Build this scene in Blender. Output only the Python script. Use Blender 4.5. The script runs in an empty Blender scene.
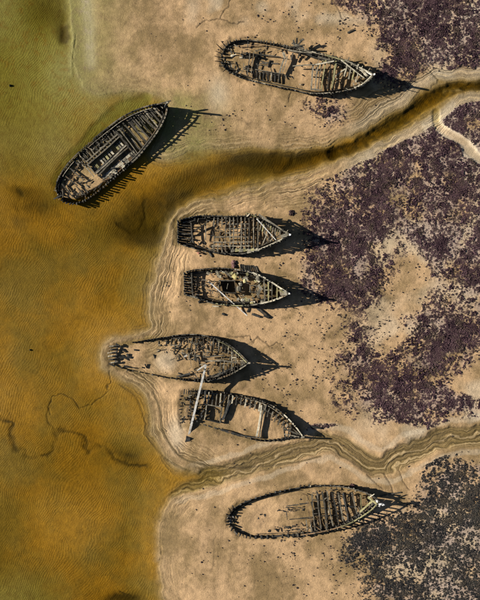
import bpy, math, random
import numpy as np
from mathutils import Vector

# ---------------------------------------------------------------- camera, sky, sun, exposure
SC = bpy.context.scene
COL = SC.collection
H = 160.0            # height of the drone above the flat
S = 0.2              # metres of ground per pixel of the 480 x 600 photograph
W = bpy.data.worlds.new("World"); SC.world = W; W.use_nodes = True
SUN_EL = math.radians(25.0)
SUN_DIR = Vector((-1.0, 0.135, 0.0)).normalized()      # towards the sun, on the ground
nt = W.node_tree
bg = nt.nodes['Background']
sky = nt.nodes.new('ShaderNodeTexSky'); sky.sky_type = 'NISHITA'; sky.sun_disc = False
sky.sun_elevation = SUN_EL
sky.air_density = 0.45; sky.dust_density = 0.2
sky.sun_rotation = math.atan2(SUN_DIR.x, SUN_DIR.y)
nt.links.new(sky.outputs[0], bg.inputs[0]); bg.inputs[1].default_value = 0.05
cam = bpy.data.cameras.new('camera'); camo = bpy.data.objects.new('camera', cam); COL.objects.link(camo)
cam.sensor_fit = 'VERTICAL'; cam.sensor_height = 24.0; cam.lens = 24.0 * H / (600 * S)
cam.clip_start = 1.0; cam.clip_end = 20000
camo.location = (0, 0, H); camo.rotation_euler = (0, 0, 0); SC.camera = camo
sl = bpy.data.lights.new('sun', 'SUN'); sl.energy = 5.0; sl.angle = math.radians(0.5); sl.color = (1.0, 0.95, 0.87)
so = bpy.data.objects.new('sun', sl); COL.objects.link(so)
sv = Vector((SUN_DIR.x * math.cos(SUN_EL), SUN_DIR.y * math.cos(SUN_EL), math.sin(SUN_EL)))
so.rotation_euler = sv.to_track_quat('Z', 'Y').to_euler(); so.location = sv * 300
SC.view_settings.view_transform = 'Standard'; SC.view_settings.look = 'None'
SC.view_settings.exposure = 0.78; SC.view_settings.gamma = 1.0; SC.view_settings.use_curve_mapping = False

rng = random.Random(11)
nrs = np.random.RandomState(5)

def at(px, py, z=0.0):
    """world point that stands z metres above the flat where the photograph shows (px, py)"""
    k = (H - z) / H
    return Vector(((px - 240) * S * k, (300 - py) * S * k, z))

# ---------------------------------------------------------------- numpy noise and distance helpers
def vnoise(x, y, seed=0):
    xi = np.floor(x).astype(np.int64); yi = np.floor(y).astype(np.int64)
    xf = x - xi; yf = y - yi
    u = xf * xf * xf * (xf * (xf * 6 - 15) + 10); v = yf * yf * yf * (yf * (yf * 6 - 15) + 10)
    def hsh(a, b):
        n = (a * 374761393 + b * 668265263 + seed * 1442695041) & 0xffffffff
        n = ((n ^ (n >> 13)) * 1274126177) & 0xffffffff
        return ((n ^ (n >> 16)) & 0xffff) / 65535.0
    a = hsh(xi, yi); b = hsh(xi + 1, yi); c = hsh(xi, yi + 1); d = hsh(xi + 1, yi + 1)
    return (a * (1 - u) + b * u) * (1 - v) + (c * (1 - u) + d * u) * v

def fbm(x, y, sc, octv=4, seed=0, gain=0.5):
    s = 0; a = 1; t = 0
    cx, cy = x / sc, y / sc
    for o in range(octv):
        s = s + a * (vnoise(cx + 17.3 * o, cy - 9.1 * o, seed + o * 7) - 0.5); t += a
        cx, cy = (cx * 0.8 - cy * 0.6) * 2.03, (cx * 0.6 + cy * 0.8) * 2.03
        a *= gain
    return s / t * 2

def sst(a, b, x):
    t = np.clip((x - a) / (b - a), 0, 1); return t * t * (3 - 2 * t)

def seg_dist(X, Y, pts, closed=False):
    """distance to a polyline, position along it, and (closed) inside flag"""
    best = np.full(X.shape, 1e9); inside = np.zeros(X.shape, bool); along = np.zeros(X.shape); L = 0
    n = len(pts)
    for i in range(n if closed else n - 1):
        ax, ay = pts[i][:2]; bx, by = pts[(i + 1) % n][:2]
        dx, dy = bx - ax, by - ay; l2 = dx * dx + dy * dy + 1e-9
        t = np.clip(((X - ax) * dx + (Y - ay) * dy) / l2, 0, 1)
        d = np.hypot(X - ax - t * dx, Y - ay - t * dy)
        m = d < best; best = np.where(m, d, best); along = np.where(m, L + t * math.sqrt(l2), along)
        L += math.sqrt(l2)
        if closed and ay != by:
            inside ^= ((ay > Y) != (by > Y)) & (X < (bx - ax) * (Y - ay) / (by - ay) + ax)
    return best, along, inside

def smooth_pts(pts, n=6, closed=False):
    out = []; m = len(pts)
    for i in range(m if closed else m - 1):
        g = lambda k: np.array(pts[k % m] if closed else pts[min(max(k, 0), m - 1)], float)
        p0, p1, p2, p3 = g(i - 1), g(i), g(i + 1), g(i + 2)
        for k in range(n):
            t = k / n
            out.append(tuple(0.5 * ((2 * p1) + (-p0 + p2) * t + (2 * p0 - 5 * p1 + 4 * p2 - p3) * t * t + (-p0 + 3 * p1 - 3 * p2 + p3) * t ** 3)))
    if not closed: out.append(tuple(np.array(pts[-1], float)))
    return out

# ---------------------------------------------------------------- the lie of the land (photograph pixels)
WATER = [(-900, -900), (66, -900), (70, 0), (76, 30), (74, 62), (82, 85), (100, 97), (120, 92), (142, 92), (158, 97), (168, 108), (166, 130),
         (150, 152), (168, 157), (200, 150), (260, 148), (310, 151), (345, 139), (365, 133), (385, 117), (404, 110), (416, 98), (430, 89), (446, 83), (480, 81),
         (900, 70), (900, 80), (480, 90), (464, 92), (450, 98), (441, 106), (428, 115), (400, 130), (370, 147), (340, 159), (300, 175), (250, 189), (212, 199), (190, 205),
         (176, 215), (169, 230), (163, 250), (155, 275), (149, 296), (148, 315), (151, 328), (135, 335), (114, 339), (103, 349), (104, 366), (120, 376),
         (138, 386), (147, 400), (150, 420), (158, 443), (174, 463), (204, 477), (186, 487), (170, 503), (161, 528), (159, 560), (163, 600), (170, 1500), (-900, 1500)]
CREEK = smooth_pts([(900, 420), (520, 430), (480, 434), (450, 437), (425, 447), (400, 458), (376, 465), (352, 452), (333, 441), (310, 446), (288, 453), (250, 464), (206, 478), (170, 486), (120, 492), (60, 500)], 5)
SIDE = smooth_pts([(436, 112), (437, 124), (447, 133), (461, 141), (472, 152), (485, 163), (700, 300)], 4)
CRACKS = [[(232, 0), (228, 8), (222, 13), (220, 19), (207, 21), (196, 27)], [(220, 19), (232, 24), (243, 22)],
          [(206, 341), (214, 340), (222, 339), (227, 336), (236, 337), (244, 337), (250, 335), (253, 343), (258, 337), (263, 341), (270, 346), (280, 343)],
          [(110, 371), (111, 383), (106, 388), (109, 391), (101, 397), (92, 403), (79, 409), (74, 400), (62, 394), (52, 397), (47, 407), (50, 415)],
          [(366, 474), (374, 481), (383, 489)], [(384, 474), (390, 487), (392, 494)], [(398, 470), (402, 480), (410, 489)], [(333, 0), (338, 12), (340, 18)], [(292, 92), (288, 103)], [(308, 96), (303, 106)],
          [(410, 55), (418, 63), (430, 72), (438, 80)], [(343, 205), (339, 212), (342, 220)], [(120, 592), (135, 599)]]
STREAK = [smooth_pts(p, 4) for p in
          ([(0, 415), (12, 424), (14, 442), (30, 458), (52, 452), (56, 437), (65, 426), (76, 432), (86, 447), (104, 450), (120, 463), (145, 466)],
           [(48, 407), (47, 418), (55, 432)])]
LINE2 = smooth_pts([(153, 392), (161, 412), (163, 430), (176, 452), (196, 463), (240, 467), (290, 463), (320, 456)], 4)
LINE3 = smooth_pts([(120, 384), (136, 398), (144, 420), (150, 440), (166, 458), (190, 471)], 4)
# blobs: x, y, rx, ry, weight
MAT = [(470, -5, 60, 36, .62), (425, 12, 40, 24, .52), (385, 0, 34, 12, .5), (360, -2, 30, 14, .2), (400, 58, 12, 26, .34), (388, 70, 10, 8, .5), (445, 60, 30, 10, .3), (475, 45, 25, 25, .5), (420, 40, 30, 18, .35),
       (462, 118, 19, 15, 1.0), (480, 128, 18, 22, 1.1), (400, 152, 34, 17, .75), (372, 158, 26, 14, .4), (432, 148, 18, 16, .7), (425, 180, 50, 28, .75), (375, 195, 40, 26, .7), (465, 195, 40, 30, .55), (352, 228, 36, 26, .58),
       (400, 215, 50, 22, .62), (345, 262, 30, 24, .62), (330, 285, 28, 18, .42), (358, 280, 26, 18, .5), (455, 235, 40, 22, .62), (425, 240, 22, 20, .5), (462, 270, 20, 22, .55), (440, 280, 20, 16, .45), (480, 300, 20, 22, .3),
       (430, 318, 30, 16, .6), (462, 335, 26, 18, .55), (440, 350, 30, 18, .55), (420, 380, 30, 26, .42), (395, 395, 34, 20, .38), (455, 402, 30, 15, .55), (400, 412, 20, 8, .42), (362, 360, 22, 16, .3), (372, 390, 30, 14, .36), (365, 330, 14, 12, .22), (425, 425, 12, 5, .4),
       (465, 478, 28, 22, .72), (450, 510, 30, 24, .6), (440, 555, 36, 34, .75), (480, 560, 40, 60, .8), (410, 590, 34, 22, .6), (392, 560, 26, 22, .3), (400, 532, 26, 14, .55), (372, 540, 20, 12, .5), (356, 548, 16, 12, .2), (430, 470, 14, 18, .25),
       (322, 110, 20, 10, .36), (340, 116, 14, 9, .22), (318, 426, 11, 4, .9), (330, 422, 8, 3, .5), (410, 10, 30, 20, .2)]
BARE = [(385, 244, 12, 10, .5), (437, 280, 17, 12, .5), (402, 300, 28, 20, .55), (395, 330, 22, 20, .5), (455, 388, 10, 10, .6), (478, 385, 10, 14, .4), (425, 432, 30, 8, .3), (466, 318, 8, 8, .5), (345, 195, 14, 16, .25), (412, 262, 14, 10, .3), (480, 455, 20, 6, .3),
        (455, 78, 30, 8, .5), (400, 468, 26, 10, .5), (360, 345, 8, 18, .2), (405, 225, 9, 5, .3), (431, 209, 10, 5, .35), (470, 250, 8, 5, .3)]
DOTS = [(222, 122, 16, 9, .9), (205, 118, 10, 8, .4), (260, 112, 20, 8, .25), (325, 112, 26, 12, .8), (275, 22, 26, 16, .3), (300, 15, 30, 12, .55), (345, 35, 40, 24, .5), (380, 30, 30, 30, .7), (310, 240, 26, 26, .45), (320, 320, 40, 40, .8), (330, 390, 50, 30, .85), (290, 380, 24, 14, .5), (360, 330, 50, 50, .8),
        (410, 320, 50, 60, .6), (290, 548, 20, 10, .35), (325, 552, 34, 18, .85), (360, 560, 34, 30, .8), (345, 585, 50, 20, .4), (345, 525, 16, 10, .5), (270, 555, 30, 30, .1), (240, 560, 40, 40, .12), (190, 300, 30, 20, .12), (205, 305, 24, 12, .2), (285, 265, 12, 10, .3), (430, 30, 60, 40, .6), (150, 60, 60, 50, .1), (300, 120, 14, 8, .3), (350, 410, 40, 14, .5), (240, 480, 40, 8, .15)]
# bed deeper than its surroundings: x, y, rx, ry, metres
DEEP = [(148, 228, 24, 20, .75), (165, 205, 22, 18, .55), (195, 183, 24, 14, .60), (245, 168, 40, 11, .65), (292, 160, 34, 10, .75), (325, 156, 18, 7, .5), (120, 228, 18, 14, .3), (52, 8, 26, 26, .45), (66, 32, 8, 14, .45), (22, 190, 20, 6, .3), (36, 205, 24, 14, .22), (70, 240, 40, 14, .15), (0, 260, 30, 40, .2), (4, 560, 30, 30, .15), (190, 150, 10, 6, .3), (40, 60, 40, 70, .04),
        (112, 128, 30, 8, .0), (128, 457, 20, 12, .3), (145, 470, 12, 8, .2), (122, 600, 22, 8, .5), (20, 420, 16, 40, .05), (30, 330, 60, 60, .05), (35, 200, 20, 16, .15), (20, 510, 30, 40, .08)]

SCOUR = [[(222, 56), (232, 42), (258, 41), (290, 47), (325, 55), (351, 63), (370, 75), (359, 86), (335, 92), (305, 92), (275, 86), (240, 77), (225, 68)],
         [(177, 221), (200, 216), (256, 216), (272, 224), (288, 234), (275, 242), (253, 251), (213, 252), (177, 243)],
         [(184, 273), (205, 269), (235, 270), (262, 277), (287, 293), (273, 300), (240, 305), (205, 300), (184, 294)],
         [(108, 356), (112, 347), (136, 342), (166, 337), (196, 335), (225, 343), (247, 363), (225, 376), (200, 381), (150, 374), (112, 365)],
         [(184, 393), (205, 390), (235, 394), (265, 402), (289, 420), (302, 437), (270, 441), (245, 438), (216, 428), (183, 424)],
         [(228, 519), (240, 505), (275, 493), (320, 486), (355, 489), (377, 502), (360, 517), (335, 528), (305, 534), (262, 537), (240, 533)]]
def blobs(X, Y, lst):
    r = np.zeros(X.shape)
    for x, y, rx, ry, w in lst:
        r += w * np.exp(-(((X - x) / rx) ** 2 + ((Y - y) / ry) ** 2))
    return r

NSTEP = 1.0
gx = np.arange(-40, 521, NSTEP); gy = np.arange(-40, 641, NSTEP)
GX, GY = np.meshgrid(gx, gy)
dW, aW, inW = seg_dist(GX, GY, smooth_pts(WATER, 3, True), True)
SDW = np.where(inW, dW, -dW)
DC, AC, _ = seg_dist(GX, GY, CREEK)
DSD, _, _ = seg_dist(GX, GY, SIDE)
DL2, _, _ = seg_dist(GX, GY, LINE2)
DL3, _, _ = seg_dist(GX, GY, LINE3)

def samp(F, X, Y):
    x = np.clip((X + 40) / NSTEP, 0, F.shape[1] - 1.001); y = np.clip((Y + 40) / NSTEP, 0, F.shape[0] - 1.001)
    i = x.astype(int); j = y.astype(int); u = x - i; v = y - j
    return (F[j, i] * (1 - u) + F[j, i + 1] * u) * (1 - v) + (F[j + 1, i] * (1 - u) + F[j + 1, i + 1] * u) * v

_cr = sorted(CREEK); CRX = [p[0] for p in _cr]; CRY = [p[1] for p in _cr]
POOLDARK = [(150, 226, 20, 14, .75), (170, 202, 13, 14, .5), (212, 167, 18, 8, .5), (255, 163, 22, 6, .45), (235, 157, 50, 5, .45), (305, 157, 28, 6, .6), (135, 205, 14, 8, .3), (36, 205, 20, 8, .3), (15, 222, 12, 10, .25), (126, 456, 14, 9, .5), (10, 430, 8, 20, .2), (70, 20, 7, 22, .4), (120, 600, 26, 6, .5), (98, 140, 16, 6, .2)]
CHAN = smooth_pts([(335, 154), (360, 146), (380, 133), (400, 121), (420, 108), (432, 98), (446, 91), (480, 86), (700, 78)], 4)

HULLS = [(.10, [(59, 194), (58, 187), (62, 176), (78, 156), (106, 132), (135, 113.5), (150, 108), (165, 106), (160, 122), (147, 144), (124, 167), (100, 187), (76, 200), (65, 199)])]   # filled below: outlines, so that the sand fills and scours round each hull

def terrain(X, Y):
    """height and masks at photograph pixel coordinates X, Y (arrays)"""
    wx = fbm(X, Y, 34, 4, 3) * 5.5; wy = fbm(X, Y, 34, 4, 9) * 5.5
    X1, Y1 = X + wx * .6, Y + wy * .6
    sd = samp(SDW, X1, Y1) + 1.8 * sst(270, 340, X) + fbm(X, Y, 9, 3, 31) * 2.2
    inside = sd > 0
    n1 = fbm(X, Y, 60, 4, 21); n2 = fbm(X, Y, 14, 4, 22); n3 = fbm(X, Y, 3.5, 2, 23)
    h = np.where(inside, -0.03 - 0.0085 * np.minimum(sd, 34) * (1 + .8 * fbm(X, Y, 75, 3, 88)) - 0.03 * sst(0, 5, sd), 0.03 + 0.30 * sst(0, 40, -sd))
    h += n1 * 0.05 + n2 * 0.02
    deep = blobs(X1, Y1, DEEP)
    dch, _, _ = seg_dist(X1, Y1, CHAN)
    chan = sst(9.5 + 3 * n2, 1.0, dch)
    ch2, _, _ = seg_dist(X + wx * .5, Y + wy * .5, [(175, 205), (200, 190), (240, 178), (290, 168), (335, 154)])
    rdg = 1 - np.abs(fbm(X + wx * 2, Y + wy * 2, 40, 4, 52)) * 3.2
    wisp = np.clip(rdg, 0, 1) ** 2
    wisp = wisp * .5 + .5 * sst(.0, 1, wisp)
    h -= deep * (.62 + .14 * wisp) * sst(-2, 10, sd) + 0.58 * chan * sst(-1.5, 6.5, sd) + 0.12 * sst(8, 2, ch2)
    # dry right-hand flats stand a little higher than the lower banks
    h += 0.14 * sst(300, 430, X) * sst(6, 26, -sd)
    dc = samp(DC, X + wx * .9 + n2 * 3, Y + wy * .9 + n2 * 3)
    ck = sst(12.5 + 4 * n2, 6, dc) * (1 - sst(-3, 6, sd))
    thread = sst(2.2, .6, np.abs(dc - 1.5 - 2.5 * n2)) * (1 - sst(-3, 6, sd))
    h -= 0.20 * ck + .10 * thread
    rill = sst(.90, .98, 1 - np.abs(fbm(X + wx * 3, Y + wy * 3, 46, 4, 71)) * 1.6) * sst(.0, .35, fbm(X, Y, 55, 2, 72)) * sst(-8, -16, sd)
    h -= .025 * rill
    dside = samp(DSD, X + wx * .2, Y + wy * .2)
    sdc = sst(5, 2, dside)
    h -= 0.18 * sdc
    # flow lines and little terraces following the water's edge and the creeks
    near = sst(26, 5, np.abs(sd + 9)) * (1 - .75 * np.exp(-((Y - 545) / 40) ** 2)) * (0.35 + 0.65 * sst(95, 150, X)) * np.where(X < 90, .2, 1)
    n4 = fbm(X, Y, 110, 3, 66)
    fl = (-sd) * (1 + .35 * n4) + n1 * 12 + n2 * 3.4 + n4 * 10
    def terr(v, p):
        q = v / p; f = q - np.floor(q); return np.floor(q) + sst(0.78, 1.0, f)
    tstep = terr(fl, 4.6) * 4.6 - fl
    tr2 = terr(dc + n1 * 8 + n2 * 3, 3.1) * 3.1 - (dc + n1 * 8 + n2 * 3)
    ter = near * tstep * 0.045 * (0.15 + 1.1 * sst(-.2, .5, fbm(X, Y, 45, 3, 77))) * np.where(Y < 140, .6, 1) + ck * tr2 * 0.02
    h += ter * .5
    fine = np.sin(fl * 4.1 + n2 * 5) * 0.5 + 0.5
    flow = np.clip(near + ck * 1.1, 0, 1)
    dl2 = samp(DL2, X + wx * .25, Y + wy * .25); dl3 = samp(DL3, X + wx * .25, Y + wy * .25)
    lines = np.exp(-(dl2 / .9) ** 2) + np.exp(-(dl3 / .9) ** 2) * .8
    h -= lines * 0.05
    # rills
    cr = np.zeros(X.shape)
    jx = n2 * 2.2 + n3 * .8
    for c in CRACKS:
        x0, x1 = min(p[0] for p in c) - 8, max(p[0] for p in c) + 8; y0, y1 = min(p[1] for p in c) - 8, max(p[1] for p in c) + 8
        m = (X > x0) & (X < x1) & (Y > y0) & (Y < y1)
        if m.any():
            d, _, _ = seg_dist(X[m] + jx[m], Y[m] + n3[m] * 1.5, c); cr[m] = np.maximum(cr[m], np.exp(-(d / .55) ** 2))
    h -= cr * 0.09
    st = np.zeros(X.shape)
    for k, c in enumerate(STREAK):
        d, _, _ = seg_dist(X1 + n2 * 7, Y1 + fbm(X, Y, 11, 3, 59) * 7, c); st = np.maximum(st, np.exp(-(d / ((1.7 + 2.2 * np.clip(n2 + .3, 0, 1)) if k == 0 else 1.1)) ** 2) * (1 if k == 0 else .7))
    dm, _, _ = seg_dist(X1, Y1, [(58, 180), (66, 163), (88, 140), (108, 120), (126, 107), (146, 100)])
    moat = sst(9, 3, dm)
    h -= 0.16 * moat
    st = st * np.clip(.75 + 1.3 * fbm(X, Y, 12, 3, 58), .3, 1)
    h -= st * 0.10
    for zf, poly in HULLS:
        m = (X > 50) & (X < 175) & (Y > 95) & (Y < 210)
        if m.any():
            d, _, ins = seg_dist(X[m], Y[m], poly, True); d = np.where(ins, d, -d); k = sst(-1, 2.5, d)
            h[m] = h[m] * (1 - k) + (zf + .12 * n2[m]) * k - .10 * sst(7, 2, -d) * (1 - k)
            sd[m] = np.where(k > .5, -12, sd[m])
    ring = np.zeros(X.shape)
    for poly in SCOUR:
        x0, x1 = min(p[0] for p in poly) - 14, max(p[0] for p in poly) + 14; y0, y1 = min(p[1] for p in poly) - 14, max(p[1] for p in poly) + 14
        m = (X > x0) & (X < x1) & (Y > y0) & (Y < y1)
        if m.any():
            d, _, ins = seg_dist(X[m], Y[m], poly, True); d = np.where(ins, -d * 1.2, d) + n2[m] * 3 + n3[m] * 1.2
            ring[m] = np.maximum(ring[m], sst(5, .5, np.abs(d)))
            h[m] += -.13 * sst(5, .5, np.abs(d)) + .05 * sst(4, 0, np.abs(d - 6)) + (.10 + .14 * n2[m]) * sst(-4, -12, d)
    # marsh mats
    pat = fbm(X, Y, 19, 5, 40, .62); pat2 = fbm(X, Y, 4.6, 4, 45, .75)
    Xm, Ym = X + wx * 1.6 + n2 * 9, Y + wy * 1.6 - n2 * 8 + n3 * 3
    D = blobs(Xm, Ym, MAT) * 1.0 + .16 * np.exp(-((X - 390) / 50) ** 2 - ((Y - 350) / 60) ** 2) + .12 * np.exp(-((X - 410) / 40) ** 2 - ((Y - 55) / 40) ** 2) - blobs(Xm, Ym, BARE) * .62
    D += np.where(X > 500, .5, 0)
    away = sst(7, 13, -samp(SDW, X, Y)) * sst(10, 16, samp(DC, X, Y)) * sst(3.5, 6, samp(DSD, X, Y))
    away = np.maximum(away, sst(412, 418, Y) * sst(305, 315, X) * sst(332, 326, X) * sst(432, 427, Y))
    D = D + (away - 1) * 1.5
    pat3 = fbm(X, Y, 1.6, 2, 48, .8)
    q = np.minimum(D * 1.12, .70) * 1.0 + pat * 1.0 + pat2 * 1.15 + pat3 * 1.1
    mat = sst(.10, .90, q) * sst(.03, .2, D)
    h += mat * 0.09
    dots = blobs(X, Y, DOTS) * away + .15 * ring + .05 * sst(-6, -12, sd) * (X > 150)
    HULL_SHADE = np.minimum(blobs(X, Y, [(184, 232, 6, 10, 1.2), (255, 233, 5, 13, 1.0), (228, 287, 9, 7, 1.6), (272, 292, 8, 9, .9), (213, 235, 5, 8, .4), (252, 289, 6, 5, .5), (192, 284, 5, 11, 1.), (240, 362, 6, 7, .4), (215, 358, 14, 14, .3), (192, 408, 9, 14, .9), (328, 508, 16, 18, .35), (366, 503, 7, 7, .4), (236, 520, 5, 9, .4), (350, 76, 14, 10, .3), (326, 76, 12, 14, .35), (90, 150, 10, 8, .3), (140, 125, 14, 12, .45), (105, 160, 8, 6, .4)]), 1.0)  # shade inside the hulls, painted as dark blobs into the sand colour
    algae = np.clip(sst(160, 50, X) * sst(225, 70, Y) + .6 * sst(80, 30, X) * sst(560, 600, Y) + .5 * moat + (.8 + n2) * np.exp(-((X - 165) / 50) ** 2 - ((Y - 120) / 30) ** 2) + .5 * sst(36, 0, np.hypot(X - 190, (Y - 150) * 1.5)), 0, 1)
    pale = 1.2 * np.exp(-(((X - 88 - n1 * 6) / 6.0) ** 2)) * sst(76, 60, Y) + .7 * np.exp(-((X - 218) / 10) ** 2 - ((Y - 95) / 16) ** 2) + .6 * sst(14, 2, np.hypot((X - 176), (Y - 434) * .5)) + .5 * sst(16, 4, np.hypot(X - 166, (Y - 361))) \
        + .5 * np.exp(-((samp(DSD, X, Y) - 5) / 2.0) ** 2) * (Y < 200) + .55 * sst(9, 3, np.abs(sd + 6)) * sst(330, 370, X) * (Y < 200) + .35 * sst(4, 1.5, np.abs(dc - 16)) * (1 - sst(-10, 0, sd)) + .5 * sst(330, 400, X) * sst(-.1, .4, fbm(X, Y, 40, 3, 91)) + .35 * sst(10, 2, np.hypot(X - 262, Y - 8)) + .5 * sst(-.05, .45, fbm(X, Y, 30, 3, 93)) * sst(180, 200, X) * sst(30, 18, Y)
    wet = np.clip((sst(-20, 0, sd + n1 * 6) * .45 + sst(-5, 1, sd) * .5) * (1 - .5 * np.exp(-((Y - 540) / 40) ** 2)) + ck * 1.1 + lines + .4 * moat + .5 * HULL_SHADE + .55 * ring, 0, 1)  # the painted hull shade also deepens this mask inside the wrecks
    return dict(h=h, sd=sd, wet=wet, algae=algae, mat=mat, pale=np.clip(pale, 0, 1), flow=flow * (.4 + .6 * fine), dark=np.clip(cr * .9 + lines * .75 + st * .8 + HULL_SHADE + .12 * ring + .35 * thread + .22 * rill + np.clip(blobs(X1, Y1, POOLDARK) * (.75 + 1.6 * fbm(X1, Y1, 16, 4, 73)), 0, .8) * sst(-1, 6, sd) + .9 * sst(.1, .5, chan) * sst(-.5, 3.0, sd) * (.75 + .5 * n3) + (.7 * wisp + .62) * sst(.10, .5, deep) * sst(0, 5, sd), 0, 1),
                dots=dots, fl=-sd + n1 * 4 + n2 * 1.5 + 3 * n4, dc=dc * np.tanh((Y + wy * .9 + n2 * 3 - np.interp(X + wx * .9 + n2 * 3, CRX, CRY)) / 2.0) + n1 * 5 + n2 * 1.5 + 60, nb=near * (1 - .6 * sst(150, 136, Y) * sst(380, 320, X)) * (1 - .5 * sst(480, 495, Y)) * (1 - ck), ck=ck, rip=np.clip(sst(2, 16, sd) + .25 * sst(20, 0, np.abs(sd)), 0, 1), D=D, chan=chan)

# ---------------------------------------------------------------- node helpers
class NG:
    def __init__(self, name):
        self.m = bpy.data.materials.new(name); self.m.use_nodes = True
        self.t = self.m.node_tree; self.t.nodes.clear()
        self.out = self.t.nodes.new('ShaderNodeOutputMaterial')
    def n(self, typ, **kw):
        nd = self.t.nodes.new('ShaderNode' + typ)
        for k, v in kw.items():
            if k in nd.inputs.keys(): self.set(nd.inputs[k], v)
            else: setattr(nd, k, v)
        return nd
    def set(self, sock, v):
        if isinstance(v, bpy.types.NodeSocket): self.t.links.new(v, sock)
        elif isinstance(v, tuple) and len(v) == 3 and sock.type == 'RGBA': sock.default_value = (*v, 1)
        else: sock.default_value = v
    def math(self, op, a, b=0.0, clamp=False):
        nd = self.t.nodes.new('ShaderNodeMath'); nd.operation = op; nd.use_clamp = clamp
        self.set(nd.inputs[0], a); self.set(nd.inputs[1], b); return nd.outputs[0]
    def mix(self, f, a, b, mode='MIX'):
        nd = self.t.nodes.new('ShaderNodeMix'); nd.data_type = 'RGBA'; nd.blend_type = mode
        self.set(nd.inputs[0], f); self.set(nd.inputs[6], a); self.set(nd.inputs[7], b); return nd.outputs[2]
    def noise(self, vec, scale, detail=4, rough=.55, dist=0.0):
        nd = self.n('TexNoise'); self.set(nd.inputs['Vector'], vec); nd.inputs['Scale'].default_value = scale
        nd.inputs['Detail'].default_value = detail; nd.inputs['Roughness'].default_value = rough; nd.inputs['Distortion'].default_value = dist
        return nd.outputs[0]
    def ramp(self, f, a, b):
        nd = self.n('MapRange'); self.set(nd.inputs[0], f); nd.inputs[1].default_value = a; nd.inputs[2].default_value = b
        nd.interpolation_type = 'SMOOTHSTEP'; return nd.outputs[0]

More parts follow.
